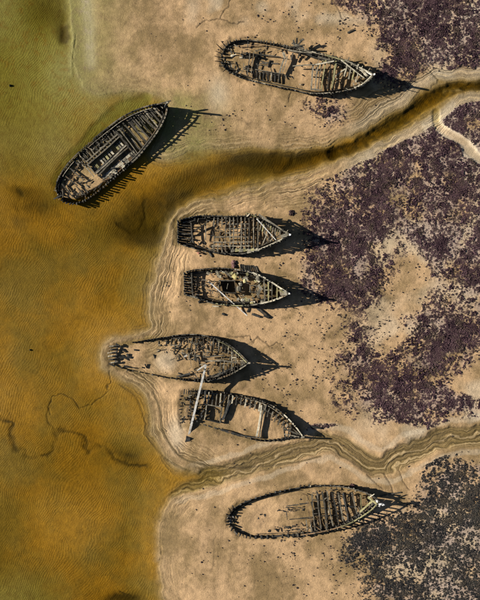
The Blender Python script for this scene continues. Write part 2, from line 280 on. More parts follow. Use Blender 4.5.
# ---------------------------------------------------------------- ground sheet
def ground_material():
    g = NG('tidal_sand')
    geo = g.n('NewGeometry'); P = geo.outputs['Position']
    A = g.n('Attribute', attribute_name='zone_a'); B = g.n('Attribute', attribute_name='zone_b')
    sa = g.n('SeparateColor'); g.set(sa.inputs[0], A.outputs['Color']); sb = g.n('SeparateColor'); g.set(sb.inputs[0], B.outputs['Color'])
    wet, algae, mat = sa.outputs[0], sa.outputs[1], sa.outputs[2]; pale = A.outputs['Alpha']
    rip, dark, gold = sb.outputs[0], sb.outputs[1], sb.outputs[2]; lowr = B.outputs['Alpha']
    zone = g.n('Attribute', attribute_name='zone_c').outputs['Fac']
    big = g.noise(P, .09, 5); med = g.noise(P, .7, 6, .65); fine = g.noise(P, 5.5, 3, .7)
    east = g.n('SeparateXYZ'); g.set(east.inputs[0], P)
    c = g.mix(g.ramp(g.math('ADD', big, g.math('MULTIPLY', g.math('SUBTRACT', g.noise(P, .35, 5, .65), .5), .38)), .36, .62), SAND_A, SAND_B)
    c = g.mix(pale, c, SAND_PALE)
    c = g.mix(g.math('MULTIPLY', wet, .85), c, SAND_WET)
    FA = g.n('Attribute', attribute_name='flow'); sf = g.n('SeparateColor'); g.set(sf.inputs[0], FA.outputs['Color'])
    def bands(dist, freq, wob, seed):
        nz = g.n('TexNoise', noise_dimensions='1D'); jit = g.math('MULTIPLY', g.math('SUBTRACT', g.noise(P, .35, 3), .5), wob)
        g.set(nz.inputs['W'], g.math('ADD', g.math('ADD', g.math('MULTIPLY', dist, 100 * freq), jit), seed)); nz.inputs['Scale'].default_value = 1.0; nz.inputs['Detail'].default_value = 2.5; nz.inputs['Roughness'].default_value = .6
        return nz.outputs[0]
    bs = bands(sf.outputs[0], .42, 1.1, 3.0); bc = bands(sf.outputs[1], .34, .8, 40.0)
    gate = g.ramp(g.noise(P, .12, 3), .38, .58)
    ns = g.math('MULTIPLY', sf.outputs[2], g.math('ADD', g.math('MULTIPLY', gate, .85), .12)); nc = FA.outputs['Alpha']
    crisp = g.math('MAXIMUM', g.math('MULTIPLY', g.ramp(bs, .53, .60), ns), g.math('MULTIPLY', g.ramp(bc, .52, .60), nc))
    lite = g.math('MAXIMUM', g.math('MULTIPLY', g.ramp(bs, .47, .40), ns), g.math('MULTIPLY', g.ramp(bc, .46, .38), nc))
    flowh = g.math('ADD', g.math('MULTIPLY', bs, ns), g.math('MULTIPLY', bc, nc))
    c = g.mix(g.math('MULTIPLY', lite, .65), c, (.52, .375, .19))
    c = g.mix(gold, c, g.mix(g.ramp(g.noise(P, .055, 5, .6), .40, .62), (.30, .155, .011), (.195, .125, .022)))
    c = g.mix(g.math('MULTIPLY', crisp, .72), c, (.075, .050, .018))
    c = g.mix(g.math('MULTIPLY', algae, g.ramp(med, .1, .55)), c, BED_GREEN)
    c = g.mix(g.math('MULTIPLY', zone, .65), c, (.33, .25, .215))
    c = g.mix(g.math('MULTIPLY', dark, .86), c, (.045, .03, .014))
    mm = g.math('MULTIPLY', mat, g.ramp(fine, .18, .55))
    c = g.mix(mm, c, g.mix(lowr, MAT_PURPLE, MAT_BLUE))
    v = g.math('ADD', g.math('MULTIPLY', g.math('SUBTRACT', med, .5), 1.0), g.math('MULTIPLY', g.math('SUBTRACT', fine, .5), 1.0))
    hsv = g.n('HueSaturation', Color=c, Value=g.math('ADD', v, 1.0))
    grain = g.noise(P, 24, 2, .8)
    bb = g.n('BrightContrast', Color=hsv.outputs[0]); g.set(bb.inputs[1], g.math('MULTIPLY', g.math('SUBTRACT', grain, .5), .10))
    # ripples: crests bend with a slow noise
    warp = g.n('TexNoise'); g.set(warp.inputs['Vector'], P); warp.inputs['Scale'].default_value = .07; warp.inputs['Detail'].default_value = 3
    vm = g.n('VectorMath', operation='SCALE'); g.set(vm.inputs[0], warp.outputs[1]); vm.inputs['Scale'].default_value = 8
    va = g.n('VectorMath', operation='ADD'); g.set(va.inputs[0], P); g.set(va.inputs[1], vm.outputs[0])
    mp = g.n('Mapping'); g.set(mp.inputs[0], va.outputs[0]); mp.inputs['Rotation'].default_value = (0, 0, math.radians(28))
    wv = g.n('TexWave', wave_type='BANDS', bands_direction='X', wave_profile='SIN'); g.set(wv.inputs['Vector'], mp.outputs[0])
    wv.inputs['Scale'].default_value = .72; wv.inputs['Distortion'].default_value = 3.6; wv.inputs['Detail'].default_value = 2.5; wv.inputs['Detail Scale'].default_value = 1.1; wv.inputs['Detail Roughness'].default_value = .6
    patch = g.ramp(g.noise(P, .16, 3), .32, .62)
    rp = g.math('MULTIPLY', g.math('MULTIPLY', wv.outputs[1], g.math('ADD', g.math('MULTIPLY', patch, .88), .12)), rip)
    hgt = g.math('ADD', g.math('ADD', g.math('MULTIPLY', rp, .026), g.math('MULTIPLY', flowh, -.30)), g.math('ADD', g.math('MULTIPLY', g.noise(P, 1.7, 6, .75), .14), g.math('MULTIPLY', fine, .02)))
    bp = g.n('Bump'); bp.inputs['Distance'].default_value = 1.0; bp.inputs['Strength'].default_value = .8; g.set(bp.inputs['Height'], hgt)
    pr = g.n('BsdfPrincipled'); g.set(pr.inputs['Base Color'], bb.outputs[0]); g.set(pr.inputs['Normal'], bp.outputs[0])
    g.set(pr.inputs['Roughness'], g.math('SUBTRACT', .93, g.math('MULTIPLY', wet, .3))); pr.inputs['Specular IOR Level'].default_value = .25
    g.t.links.new(pr.outputs[0], g.out.inputs[0]); return g.m

SAND_A = (.25, .165, .072); SAND_B = (.48, .31, .158); SAND_PALE = (.58, .47, .32); SAND_WET = (.185, .125, .040)
BED_GOLD = (.27, .155, .016); BED_GREEN = (.20, .18, .05); MAT_PURPLE = (.062, .030, .036); MAT_BLUE = (.030, .028, .028)

def axis(lo, hi, step, far):
    core = np.arange(lo, hi + step / 2, step); out = []; d = step; p = 0
    while p < far:
        d *= 1.45; p += d; out.append(p)
    o = np.array(out); return np.concatenate([(lo - o)[::-1], core, hi + o])

xs = axis(-51, 51, .15, 4000); ys = axis(-63, 63, .15, 4000)
XX, YY = np.meshgrid(xs, ys)
PX = XX / S + 240; PY = 300 - YY / S
T = terrain(np.clip(PX, -36, 518), np.clip(PY, -36, 636))
ny, nx = XX.shape
HF = T['h']
def ground_z(x, y):
    i = int(round((x + 51) / .15)) + (len(xs) - 681) // 2; j = int(round((y + 63) / .15)) + (len(ys) - 841) // 2
    return float(HF[min(max(j, 0), ny - 1), min(max(i, 0), nx - 1)])

me = bpy.data.meshes.new('ground')
co = np.stack([XX, YY, HF], -1).reshape(-1, 3).astype(np.float32)
idx = np.arange(nx * ny).reshape(ny, nx)
fa = np.stack([idx[:-1, :-1], idx[:-1, 1:], idx[1:, 1:], idx[1:, :-1]], -1).reshape(-1)
me.vertices.add(len(co)); me.vertices.foreach_set('co', co.reshape(-1))
me.loops.add(len(fa)); me.loops.foreach_set('vertex_index', fa.astype(np.int32))
nf = len(fa) // 4
me.polygons.add(nf); me.polygons.foreach_set('loop_start', np.arange(nf, dtype=np.int32) * 4)
me.polygons.foreach_set('use_smooth', np.ones(nf, bool))
me.update()
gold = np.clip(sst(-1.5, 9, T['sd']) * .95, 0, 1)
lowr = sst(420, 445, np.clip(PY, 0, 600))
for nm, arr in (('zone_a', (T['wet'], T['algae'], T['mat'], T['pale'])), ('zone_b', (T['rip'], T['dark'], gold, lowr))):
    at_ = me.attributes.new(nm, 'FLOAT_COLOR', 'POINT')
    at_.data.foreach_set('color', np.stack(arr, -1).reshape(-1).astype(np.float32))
at_ = me.attributes.new('flow', 'FLOAT_COLOR', 'POINT'); at_.data.foreach_set('color', np.stack([T['fl'] * .01, T['dc'] * .01, T['nb'], T['ck']], -1).reshape(-1).astype(np.float32))
at_ = me.attributes.new('zone_c', 'FLOAT', 'POINT'); at_.data.foreach_set('value', (sst(.05, .5, T['D']) * sst(-.4, .3, fbm(PX, PY, 18, 4, 99))).reshape(-1).astype(np.float32))
gr = bpy.data.objects.new('ground', me); COL.objects.link(gr); gr['kind'] = 'structure'; gr['label'] = 'tan tidal sand flat with rippled bed and dark marsh patches'
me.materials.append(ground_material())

# ---------------------------------------------------------------- water body
g = NG('tidal_water')
tr = g.n('BsdfTransparent', Color=(1, 1, 1)); gl = g.n('BsdfGlossy', Color=(1, 1, 1)); gl.inputs['Roughness'].default_value = .08
fr = g.n('Fresnel'); fr.inputs[0].default_value = 1.33
geo = g.n('NewGeometry')
bp = g.n('Bump'); bp.inputs['Distance'].default_value = .02; bp.inputs['Strength'].default_value = .5; g.set(bp.inputs['Height'], g.noise(geo.outputs['Position'], 1.6, 4))
g.set(gl.inputs['Normal'], bp.outputs[0])
ms = g.n('MixShader'); g.set(ms.inputs[0], g.math('MULTIPLY', fr.outputs[0], g.math('SUBTRACT', 1.0, geo.outputs['Backfacing'])))   # light leaving the water passes straight out; g.set(ms.inputs[1], tr.outputs[0]); g.set(ms.inputs[2], gl.outputs[0])
g.t.links.new(ms.outputs[0], g.out.inputs[0])
va = g.n('VolumeAbsorption', Color=(.68, .61, .0)); va.inputs['Density'].default_value = .95
g.t.links.new(va.outputs[0], g.out.inputs[1])
R = 3900
v = [(x, y, z) for z in (-6, 0) for x, y in ((-R, -R), (R, -R), (R, R), (-R, R))]
wm = bpy.data.meshes.new('water'); wm.from_pydata(v, [], [(0, 3, 2, 1), (4, 5, 6, 7), (0, 1, 5, 4), (1, 2, 6, 5), (2, 3, 7, 6), (3, 0, 4, 7)])
wm.materials.append(g.m); wo = bpy.data.objects.new('water', wm); COL.objects.link(wo); wo['kind'] = 'structure'; wo['label'] = 'shallow amber tidal water over rippled sand'

# ---------------------------------------------------------------- marsh plants, weed and pebbles (uncountable)
def scatter_mesh(name, px, py, size, tone, mat_, kind='leaf', label=''):
    n = len(px); x = (px - 240) * S; y = (300 - py) * S
    i = np.clip(np.round((x + 51) / .15).astype(int) + (len(xs) - 681) // 2, 0, nx - 1); j = np.clip(np.round((y + 63) / .15).astype(int) + (len(ys) - 841) // 2, 0, ny - 1)
    z = HF[j, i]; L = 2 if kind == 'leaf' else 1
    V = []; F = []; Tn = []
    if kind == 'leaf':
        for l in range(L):
            a = nrs.rand(n) * 6.283; s = size * (.6 + .8 * nrs.rand(n)); ox = (nrs.rand(n) - .5) * size; oy = (nrs.rand(n) - .5) * size
            ca, sa = np.cos(a), np.sin(a); up = s * (.25 + .5 * nrs.rand(n)); tz = z - .01
            q = [(-.5, -.32, 0), (.5, -.22, 0), (.42, .3, 1), (-.35, .28, .8)]
            for (u, w_, k) in q:
                V.append(np.stack([x + ox + s * (u * ca - w_ * sa), y + oy + s * (u * sa + w_ * ca), tz + up * k + .02], -1))
            b = l * 4 * n
            F.append(np.stack([b + np.arange(n), b + n + np.arange(n), b + 2 * n + np.arange(n), b + 3 * n + np.arange(n)], -1))
            Tn += [tone * (.7 + .6 * nrs.rand(n))] * 4
    else:
        a = nrs.rand(n) * 6.283
        for k in range(5):
            r = size * (.35 + .35 * nrs.rand(n)); V.append(np.stack([x + r * np.cos(a + k * 1.2566), y + r * np.sin(a + k * 1.2566), z - .02], -1)); Tn.append(tone)
        V.append(np.stack([x + size * .1, y, z + size * .42], -1)); Tn.append(tone)
        for k in range(5):
            F.append(np.stack([k * n + np.arange(n), ((k + 1) % 5) * n + np.arange(n), 5 * n + np.arange(n)], -1))
    V = np.concatenate(V); F = np.concatenate(F); m = bpy.data.meshes.new(name); kk = F.shape[1]
    m.vertices.add(len(V)); m.vertices.foreach_set('co', V.astype(np.float32).reshape(-1))
    m.loops.add(F.size); m.loops.foreach_set('vertex_index', F.reshape(-1).astype(np.int32))
    m.polygons.add(len(F)); m.polygons.foreach_set('loop_start', np.arange(len(F), dtype=np.int32) * kk); m.update()
    at_ = m.attributes.new('tone', 'FLOAT', 'POINT'); at_.data.foreach_set('value', np.concatenate(Tn).astype(np.float32))
    m.materials.append(mat_); o = bpy.data.objects.new(name, m); COL.objects.link(o); o['kind'] = 'stuff'; o['label'] = label; o['category'] = 'plants' if kind == 'leaf' else 'seaweed'
    return o

def plant_material(name, a, b, rough=.8):
    g = NG(name); at_ = g.n('Attribute', attribute_name='tone'); geo = g.n('NewGeometry')
    c = g.mix(at_.outputs['Fac'], a, b); c = g.mix(g.ramp(g.noise(geo.outputs['Position'], 3, 3), .3, .7), c, g.mix(1.0, c, (.6, .6, .6), 'MULTIPLY'))
    c = g.mix(g.math('MULTIPLY', g.ramp(g.noise(geo.outputs['Position'], .45, 5, .7), .48, .66), .6), c, (.11, .082, .05))
    pr = g.n('BsdfPrincipled', Roughness=rough); g.set(pr.inputs['Base Color'], c); pr.inputs['Specular IOR Level'].default_value = .2
    g.t.links.new(pr.outputs[0], g.out.inputs[0]); return g.m

def pick(n, x0, x1, y0, y1, field, power=1.0):
    px = x0 + nrs.rand(n) * (x1 - x0); py = y0 + nrs.rand(n) * (y1 - y0)
    x = (px - 240) * S; y = (300 - py) * S
    i = np.clip(np.round((x + 51) / .15).astype(int) + (len(xs) - 681) // 2, 0, nx - 1); j = np.clip(np.round((y + 63) / .15).astype(int) + (len(ys) - 841) // 2, 0, ny - 1)
    f = field[j, i]; k = nrs.rand(n) < np.clip(f, 0, 1) ** power
    return px[k], py[k], f[k]

px_, py_, f_ = pick(520000, 300, 494, -8, 430, T['mat'])
def clump_tone(a, b): return np.clip(nrs.rand(len(a)) ** 2 * .7 + 1.3 * np.clip(fbm(a, b, 11, 3, 201), 0, 1) + .6 * np.clip(fbm(a, b, 3, 2, 202), 0, 1), 0, 1)
scatter_mesh('marsh_plants', px_, py_, (.05 + .09 * nrs.rand(len(px_)) ** 2) * (.75 + 1.1 * np.clip(fbm(px_, py_, 6, 2, 203) + .3, 0, 1)), clump_tone(px_, py_), plant_material('purple_sea_blite', (.034, .014, .022), (.14, .078, .085)), 'leaf', 'dark purple marsh plants spreading over the upper right flat')
px_, py_, f_ = pick(130000, 340, 494, 430, 610, T['mat'])
scatter_mesh('marsh_weed', px_, py_, .07 + .24 * nrs.rand(len(px_)) ** 3, clump_tone(px_, py_), plant_material('black_marsh_weed', (.012, .012, .015), (.065, .06, .048)), 'lump', 'blackish marsh weed covering the lower right flat')
clus = T['dots'] * sst(-.15, .5, fbm(PX, PY, 7, 3, 60)) * 1.1
px_, py_, f_ = pick(110000, 150, 490, -8, 610, np.clip(clus * .6 + .20 * sst(.05, .3, T['D']) * (1 - T['mat']) * (T['sd'] < -6), 0, 1))
scatter_mesh('scattered_seaweed', px_, py_, .10 + .34 * nrs.rand(len(px_)) ** 4, nrs.rand(len(px_)) ** 2, plant_material('dry_bladderwrack', (.018, .012, .016), (.12, .085, .06)), 'lump', 'small dark weed clumps and stones dotted over the sand')

# ---------------------------------------------------------------- timber materials
def wood(name, base, light, stain=.5, rough=.85):
    g = NG(name); uv = g.n('UVMap', uv_map='grain'); geo = g.n('NewGeometry'); oi = g.n('ObjectInfo')
    mp = g.n('Mapping'); g.set(mp.inputs[0], uv.outputs[0]); mp.inputs['Scale'].default_value = (.9, 9, 1)
    nv = g.n('VectorMath', operation='ADD'); g.set(nv.inputs[0], mp.outputs[0])
    cb = g.n('CombineXYZ'); g.set(cb.inputs[0], g.math('MULTIPLY', oi.outputs['Random'], 57)); g.set(nv.inputs[1], cb.outputs[0])
    gr_ = g.noise(nv.outputs[0], 1.6, 5, .65); spot = g.noise(geo.outputs['Position'], 1.5, 4, .65)
    c = g.mix(g.ramp(gr_, .3, .68), base, light)
    r2 = g.math('ADD', g.math('MULTIPLY', oi.outputs['Random'], 1.15), .4)
    c = g.mix(1.0, c, g.n('CombineXYZ', X=r2, Y=r2, Z=r2).outputs[0], 'MULTIPLY')
    c = g.mix(g.math('MULTIPLY', g.ramp(spot, .46, .62), stain), c, (.016, .016, .010))
    c = g.mix(g.math('MULTIPLY', g.ramp(g.noise(geo.outputs['Position'], .55, 3), .58, .7), .5), c, (.20, .125, .058))
    hg = g.math('ADD', gr_, g.math('MULTIPLY', spot, .5)); bp = g.n('Bump'); bp.inputs['Distance'].default_value = .04; g.set(bp.inputs['Height'], hg)
    pr = g.n('BsdfPrincipled', Roughness=rough); g.set(pr.inputs['Base Color'], c); g.set(pr.inputs['Normal'], bp.outputs[0]); pr.inputs['Specular IOR Level'].default_value = .2
    g.t.links.new(pr.outputs[0], g.out.inputs[0]); return g.m

M = {'k': wood('tarred_timber', (.018, .018, .018), (.075, .072, .062), .55), 'd': wood('dark_weathered_timber', (.024, .022, .019), (.155, .135, .10), .65),
     'g': wood('grey_weathered_timber', (.070, .062, .048), (.37, .32, .225), .62), 'p': wood('bleached_timber', (.24, .21, .15), (.50, .45, .33), .4),
     'w': wood('white_painted_timber', (.66, .62, .54), (.82, .79, .70), .35), 'b': wood('brown_timber', (.11, .062, .03), (.26, .17, .09), .45), 'y': wood('lichened_timber', (.16, .14, .05), (.42, .38, .20), .4)}

def sweep(name, pts, wa, wb, ref, mat_, parent, taper=1.0, rough=.0, origin=None, caps=True):
    """rectangular timber swept along pts; wa across (horizontal-ish), wb along the other way; knocked about by rough"""
    n = len(pts); vs = []; fs = []; uv = []
    L = 0; ls = []
    for i, p in enumerate(pts):
        if i: L += (p - pts[i - 1]).length
        ls.append(L)
    for i, p in enumerate(pts):
        t = (pts[min(i + 1, n - 1)] - pts[max(i - 1, 0)])
        if t.length < 1e-6: t = Vector((1, 0, 0))
        t.normalize()
        a = t.cross(ref)
        if a.length < 1e-3: a = t.cross(Vector((.3, 1, .2)))
        a.normalize(); b = a.cross(t).normalized()
        k = 1 + (taper - 1) * (ls[i] / max(L, 1e-6))
        for sa, sb in ((-1, -1), (1, -1), (1, 1), (-1, 1)):
            j = 1 + rng.uniform(-rough, rough)
            e = t * rng.uniform(-.09, .09) if i in (0, n - 1) else Vector((0, 0, 0))
            vs.append(p + a * sa * wa * .5 * k * j + b * sb * wb * .5 * k * j + e)
    for i in range(n - 1):
        for q in range(4):
            a0 = i * 4 + q; a1 = i * 4 + (q + 1) % 4
            fs.append((a0, a1, a1 + 4, a0 + 4)); uv += [(ls[i], q * .3), (ls[i], q * .3 + .25), (ls[i + 1], q * .3 + .25), (ls[i + 1], q * .3)]
    fs.append((3, 2, 1, 0)); fs.append((n * 4 - 4, n * 4 - 3, n * 4 - 2, n * 4 - 1)); uv += [(0, 0), (.1, 0), (.1, .1), (0, .1)] * 2
    return mk(name, vs, fs, mat_, parent, uv)

def mk(name, vs, fs, mat_, parent, uv=None):
    o0 = parent.location if parent else Vector((0, 0, 0))
    m = bpy.data.meshes.new(name); m.from_pydata([tuple(v - o0) for v in vs], [], fs)
    if uv:
        l = m.uv_layers.new(name='grain'); l.data.foreach_set('uv', np.array(uv, np.float32).reshape(-1))
    m.materials.append(mat_); o = bpy.data.objects.new(name, m); COL.objects.link(o)
    if parent: o.parent = parent
    return o

Z = Vector((0, 0, 1))
def beam(name, a, b, w, h, mat_, parent, sag=.0, taper=1.0, seg=3):
    pts = []
    bow = Vector((rng.uniform(-1, 1), rng.uniform(-1, 1), 0)) * (a - b).length * .02
    for i in range(seg + 1):
        t = i / seg; p = a.lerp(b, t); k = 4 * t * (1 - t); p = p + bow * k; p.z -= sag * k; pts.append(p)
    w *= rng.uniform(.82, 1.15); taper *= rng.uniform(.72, 1.0)
    d = (b - a).normalized(); ref = Z if abs(d.z) < .9 else Vector((1, 0, 0))
    return sweep(name, pts, w, h, ref, mat_, parent, taper, .17)

def tag(o, label, cat, group=None):
    o['label'] = label; o['category'] = cat
    if group: o['group'] = group
    return o

def lump(name, c, r, mat_, parent, sub=2, seed=0):
    import bmesh
    bm = bmesh.new(); bmesh.ops.create_icosphere(bm, subdivisions=sub, radius=1)
    rr = random.Random(seed); ph = [rr.uniform(0, 6) for _ in range(6)]
    vs = []
    for v_ in bm.verts:
        p = v_.co; k = 1 + .12 * math.sin(p.x * 3 + ph[0]) + .12 * math.sin(p.y * 4 + ph[1]) + .15 * math.sin(p.z * 5 + ph[2] + p.x * 4) + rr.uniform(-.16, .16) * (1.9 if sub > 2 else 1)
        vs.append(Vector((p.x * r[0], p.y * r[1], p.z * r[2])) * k + c)
    fs = [tuple(v_.index for v_ in f.verts) for f in bm.faces]; bm.free()
    return mk(name, vs, fs, mat_, parent, [(0, 0)] * (len(fs) * 3))

# ---------------------------------------------------------------- a wreck
def interp(lst, t):
    for i in range(len(lst) - 1):
        if t <= lst[i + 1][0]:
            a, b = lst[i], lst[i + 1]; k = (t - a[0]) / max(b[0] - a[0], 1e-6); k = k * k * (3 - 2 * k) * .5 + k * .5
            return a[1] + (b[1] - a[1]) * max(0, k)
    return lst[-1][1]

class Wreck:
    def __init__(self, name, label, up, lo, prof, inset=((0, .8), (.7, .8), (1, .55))):
        self.up = self.res(up); self.lo = self.res(lo); self.prof = prof; self.inset = inset; self.zk = 1.0
        c = self.cen(.5); self.o = bpy.data.objects.new(name, None); self.o.empty_display_size = 1; COL.objects.link(self.o)
        self.o.location = (c.x, c.y, 0); tag(self.o, label, 'shipwreck', 'wooden wrecks stranded on the tidal flat')
    def res(self, pts):
        p = smooth_pts(pts, 8); L = [0]
        for i in range(1, len(p)): L.append(L[-1] + math.hypot(p[i][0] - p[i - 1][0], p[i][1] - p[i - 1][1]))
        return [(l / L[-1], q) for l, q in zip(L, p)], L[-1]
    def pix(self, side, t):
        lst, _ = self.up if side > 0 else self.lo
        t = min(max(t, 0), 1)
        xs_ = [l[0] for l in lst]; k = int(np.searchsorted(xs_, t)); k = min(max(k, 1), len(lst) - 1)
        a, b = lst[k - 1], lst[k]; u = (t - a[0]) / max(b[0] - a[0], 1e-9)
        return a[1][0] + (b[1][0] - a[1][0]) * u, a[1][1] + (b[1][1] - a[1][1]) * u
    def zr(self, t): return interp(self.prof, t)
    def rim(self, side, t, dz=0):
        x, y = self.pix(side, t); z = self.zr(t); p = at(x, y, z); return p + Vector((0, 0, dz))
    def cen(self, t):
        return (self.rim(1, t) + self.rim(-1, t)) * .5
    def nrm(self, side, t):
        a = self.rim(side, t - .01 if t > .01 else 0); b = self.rim(side, t + .01 if t < .99 else 1); d = b - a; d.z = 0
        n = Vector((d.y, -d.x, 0)).normalized(); c = self.cen(max(t, .12))
        r = self.rim(side, t) - self.cen(.12 if t < .12 else t)
        if t < .12: r = self.rim(side, t) - self.cen(.2)
        return n if n.dot(r) > 0 else -n
    def skin(self, side, t, s, off=0):
        """point on the hull: s = 0 just under the sand, 1 at the rim, above 1 beyond it"""
        Rm = self.rim(side, t); f = interp(self.inset, t); z = self.zr(t)
        n = self.nrm(side, t); wd = min((Rm - self.cen(t)).length, 3.5) if t > .15 else 3.5
        fl = (1 - f) * wd * min(1.0, z / 2.2)
        k = 1 - (1 - min(s, 1)) ** 1.7
        p = Rm - n * fl * (1 - k); p.z = -.45 + (z + .45) * s
        if s > 1: p += n * (s - 1) * z * .12
        return p + n * off
    # -- members
    def ribs(self, step, t0=0., t1=.97, sides=(1, -1), w=.22, d=.28, ext=(.0, .35), miss=.04, mats='kdd', lean=0., out=0., bot=0.):
        for sd_ in sides:
            L = (self.up if sd_ > 0 else self.lo)[1]; n = int((t1 - t0) * L * S / step)
            for i in range(n + 1):
                if rng.random() < miss: continue
                t = t0 + (t1 - t0) * (i + rng.uniform(-.13, .13)) / max(n, 1); t = min(max(t, 0.002), 1)
                z = self.zr(t); top = rng.uniform(*ext) - (rng.random() < .12) * rng.uniform(.1, .5) * z
                nn = self.nrm(sd_, t); hh = (z + top + .45) / (z + .45)
                pts = [self.skin(sd_, t, bot + (hh - bot) * k / 4, -.02) + nn * out * max(0, (k - 2) / 2) ** 1.5 * rng.uniform(.7, 1.3) for k in range(5)]
                jl = rng.uniform(-.12, .12) + lean
                tg = Vector((-nn.y, nn.x, 0)); pts = [p + tg * jl * (k / 4) ** 2 for k, p in enumerate(pts)]
                sweep('rib', pts, w * rng.uniform(.8, 1.2), d * rng.uniform(.8, 1.2), nn, M[rng.choice(mats)], self.o, .85, .1)
    def strakes(self, sides, t0, t1, s0=.1, s1=1., n=5, seglen=(.18, .34), miss=.05, mats='kkd', thick=.07, off=.11, rag=True):
        for sd_ in sides:
            for k in range(n):
                sa = s0 + (s1 - s0) * k / n; sb = s0 + (s1 - s0) * (k + 1) / n - .015
                t = t0 + rng.uniform(0, .03)
                while t < t1 - .02:
                    e = min(t + rng.uniform(*seglen), t1 + rng.uniform(-.02, .0))
                    if t1 - e < .06: e = t1
                    if rng.random() > miss * (1 + k * .7):
                        m_ = max(3, int((e - t) * 26)); pts = []; hs = []
                        vs = []; uv = []; fs = []; j0 = rng.uniform(-.01, .025)
                        for i in range(m_ + 1):
                            tt = t + (e - t) * i / m_; wob = rng.uniform(-.012, .012) if rag else 0
                            nn = self.nrm(sd_, tt)
                            a = self.skin(sd_, tt, sa + wob, off + j0); b = self.skin(sd_, tt, sb + wob, off + j0 - .01)
                            vs += [a, b, b - nn * thick, a - nn * thick]
                        for i in range(m_):
                            for q in range(4):
                                a0 = i * 4 + q; a1 = i * 4 + (q + 1) % 4; fs.append((a0, a1, a1 + 4, a0 + 4))
                                uv += [(i * .6, q * .3), (i * .6, q * .3 + .25), (i * .6 + .6, q * .3 + .25), (i * .6 + .6, q * .3)]
                        fs.append((3, 2, 1, 0)); fs.append((m_ * 4, m_ * 4 + 1, m_ * 4 + 2, m_ * 4 + 3)); uv += [(0, 0)] * 8
                        mk('hull_plank', vs, fs, M[rng.choice(mats)], self.o, uv)
                    t = e + .004
    def ceiling(self, sides, t0, t1, s0=.25, s1=.85, n=3, mats='kkd', miss=.12):
        self.strakes(sides, t0, t1, s0, s1, n, (.1, .25), miss, mats, .06, -.42)
    def rail(self, sides, t0, t1, w=.26, h=.12, dz=.05, mat_='g', parts=3, name='rail', off=0., miss=0.):
        for sd_ in sides:
            for k in range(parts):
                if rng.random() < miss: continue
                a = t0 + (t1 - t0) * k / parts + .002; b = t0 + (t1 - t0) * (k + 1) / parts - .002; m_ = max(3, int((b - a) * 34))
                pts = [self.rim(sd_, a + (b - a) * i / m_, dz + rng.uniform(-.03, .03)) + self.nrm(sd_, a + (b - a) * i / m_) * off for i in range(m_ + 1)]
                sweep(name, pts, w, h, Z, M[mat_], self.o, 1, .08)
    def cross(self, t0, t1, step, dz=-.25, w=.18, h=.2, mats='gd', u0=-.95, u1=.95, miss=.05, name='deck_beam', skew=0., sag=.05):
        L = (self.up[1] + self.lo[1]) * .5; n = max(1, int((t1 - t0) * L * S / step))
        for i in range(n + 1):
            if rng.random() < miss: continue
            t = t0 + (t1 - t0) * i / n + rng.uniform(-.002, .002); s_ = skew + rng.uniform(-.006, .006)
            A_ = self.rim(1, t + s_); B_ = self.rim(-1, t - s_); c = (A_ + B_) / 2; dv = (A_ - B_) / 2
            a = c + dv * (-u0 + rng.uniform(-.03, .03)) ; b = c - dv * (u1 + rng.uniform(-.03, .03))
            zz = self.zr(t) + dz + rng.uniform(-.06, .06); a.z = zz; b.z = zz + rng.uniform(-.08, .08)
            beam(name, a, b, w * rng.uniform(.85, 1.15), h, M[rng.choice(mats)], self.o, sag)
    def line(self, x1, y1, x2, y2, z1, z2=None, w=.2, h=.2, m='g', name='deck_beam', taper=1.0):
        z2 = z1 if z2 is None else z2
        z1 *= self.zk; z2 *= self.zk
        return beam(name, at(x1, y1, z1), at(x2, y2, z2), w, h, M[m], self.o, 0, taper)
    def rubble(self, n, t0, t1, u0=-.85, u1=.85, z=(.1, .5), ln=(.4, 1.6), w=(.08, .2), mats='dgkb', name='broken_timber', along=.5):
        for i in range(n):
            t = rng.uniform(t0, t1); u = rng.uniform(u0, u1); A_ = self.rim(1, t); B_ = self.rim(-1, t)
            c = (A_ + B_) / 2 + (A_ - B_) / 2 * (-u); ax = (self.cen(min(t + .05, 1)) - self.cen(max(t - .05, 0))); ax.z = 0; ax.normalize()
            a0 = math.atan2(ax.y, ax.x) + (0 if rng.random() < along else math.pi / 2) + rng.gauss(0, .3)
            d = Vector((math.cos(a0), math.sin(a0), rng.uniform(-.25, .25))) * rng.uniform(*ln) * .5
            c.z = ground_z(c.x, c.y) + rng.uniform(*z)
            beam(name, c - d, c + d, rng.uniform(*w), rng.uniform(.07, .16), M[rng.choice(mats)], self.o, 0, seg=2)
    def stem(self, foot, tip, z, w=.34, m='d', tm=None):
        a = at(*foot, -.4); b = at(*tip, z)
        pts = [a.lerp(b, k / 5) + (Vector((b.x - a.x, b.y - a.y, 0)) * (.35 * 4 * (k / 5) * (1 - k / 5) * -.4)) for k in range(6)]
        sweep('stem_post', pts, w, w * 1.2, Vector((0.1, 1, 0)), M[m], self.o, .8, .06)
        if tm: sweep('stem_head', [b + Vector((-.1, 0, -.05)), b + Vector((.22, -.02, .08))], w * .95, w * .9, Z, M[tm], self.o, .7, .12)
    def transom(self, z, n=6, m='d', plank='g'):
        A_ = self.rim(1, 0); B_ = self.rim(-1, 0)
        for i in range(n):
            k = (i + .5) / n; p = A_.lerp(B_, k); q = p.copy(); q.z = -.4; p.z = z + rng.uniform(-.15, .25)
            sweep('transom_plank', [q + Vector((.25, 0, 0)), q.lerp(p, .5) + Vector((.1, 0, 0)), p], (A_ - B_).length / n * .82, .12, Vector((1, 0, 0)), M[rng.choice(m)], self.o, .95, .07)
        beam('transom_beam', A_ + Vector((.16, .1, z - self.zr(0) - .25)), B_ + Vector((.16, -.1, z - self.zr(0) - .25)), .18, .2, M[plank], self.o)

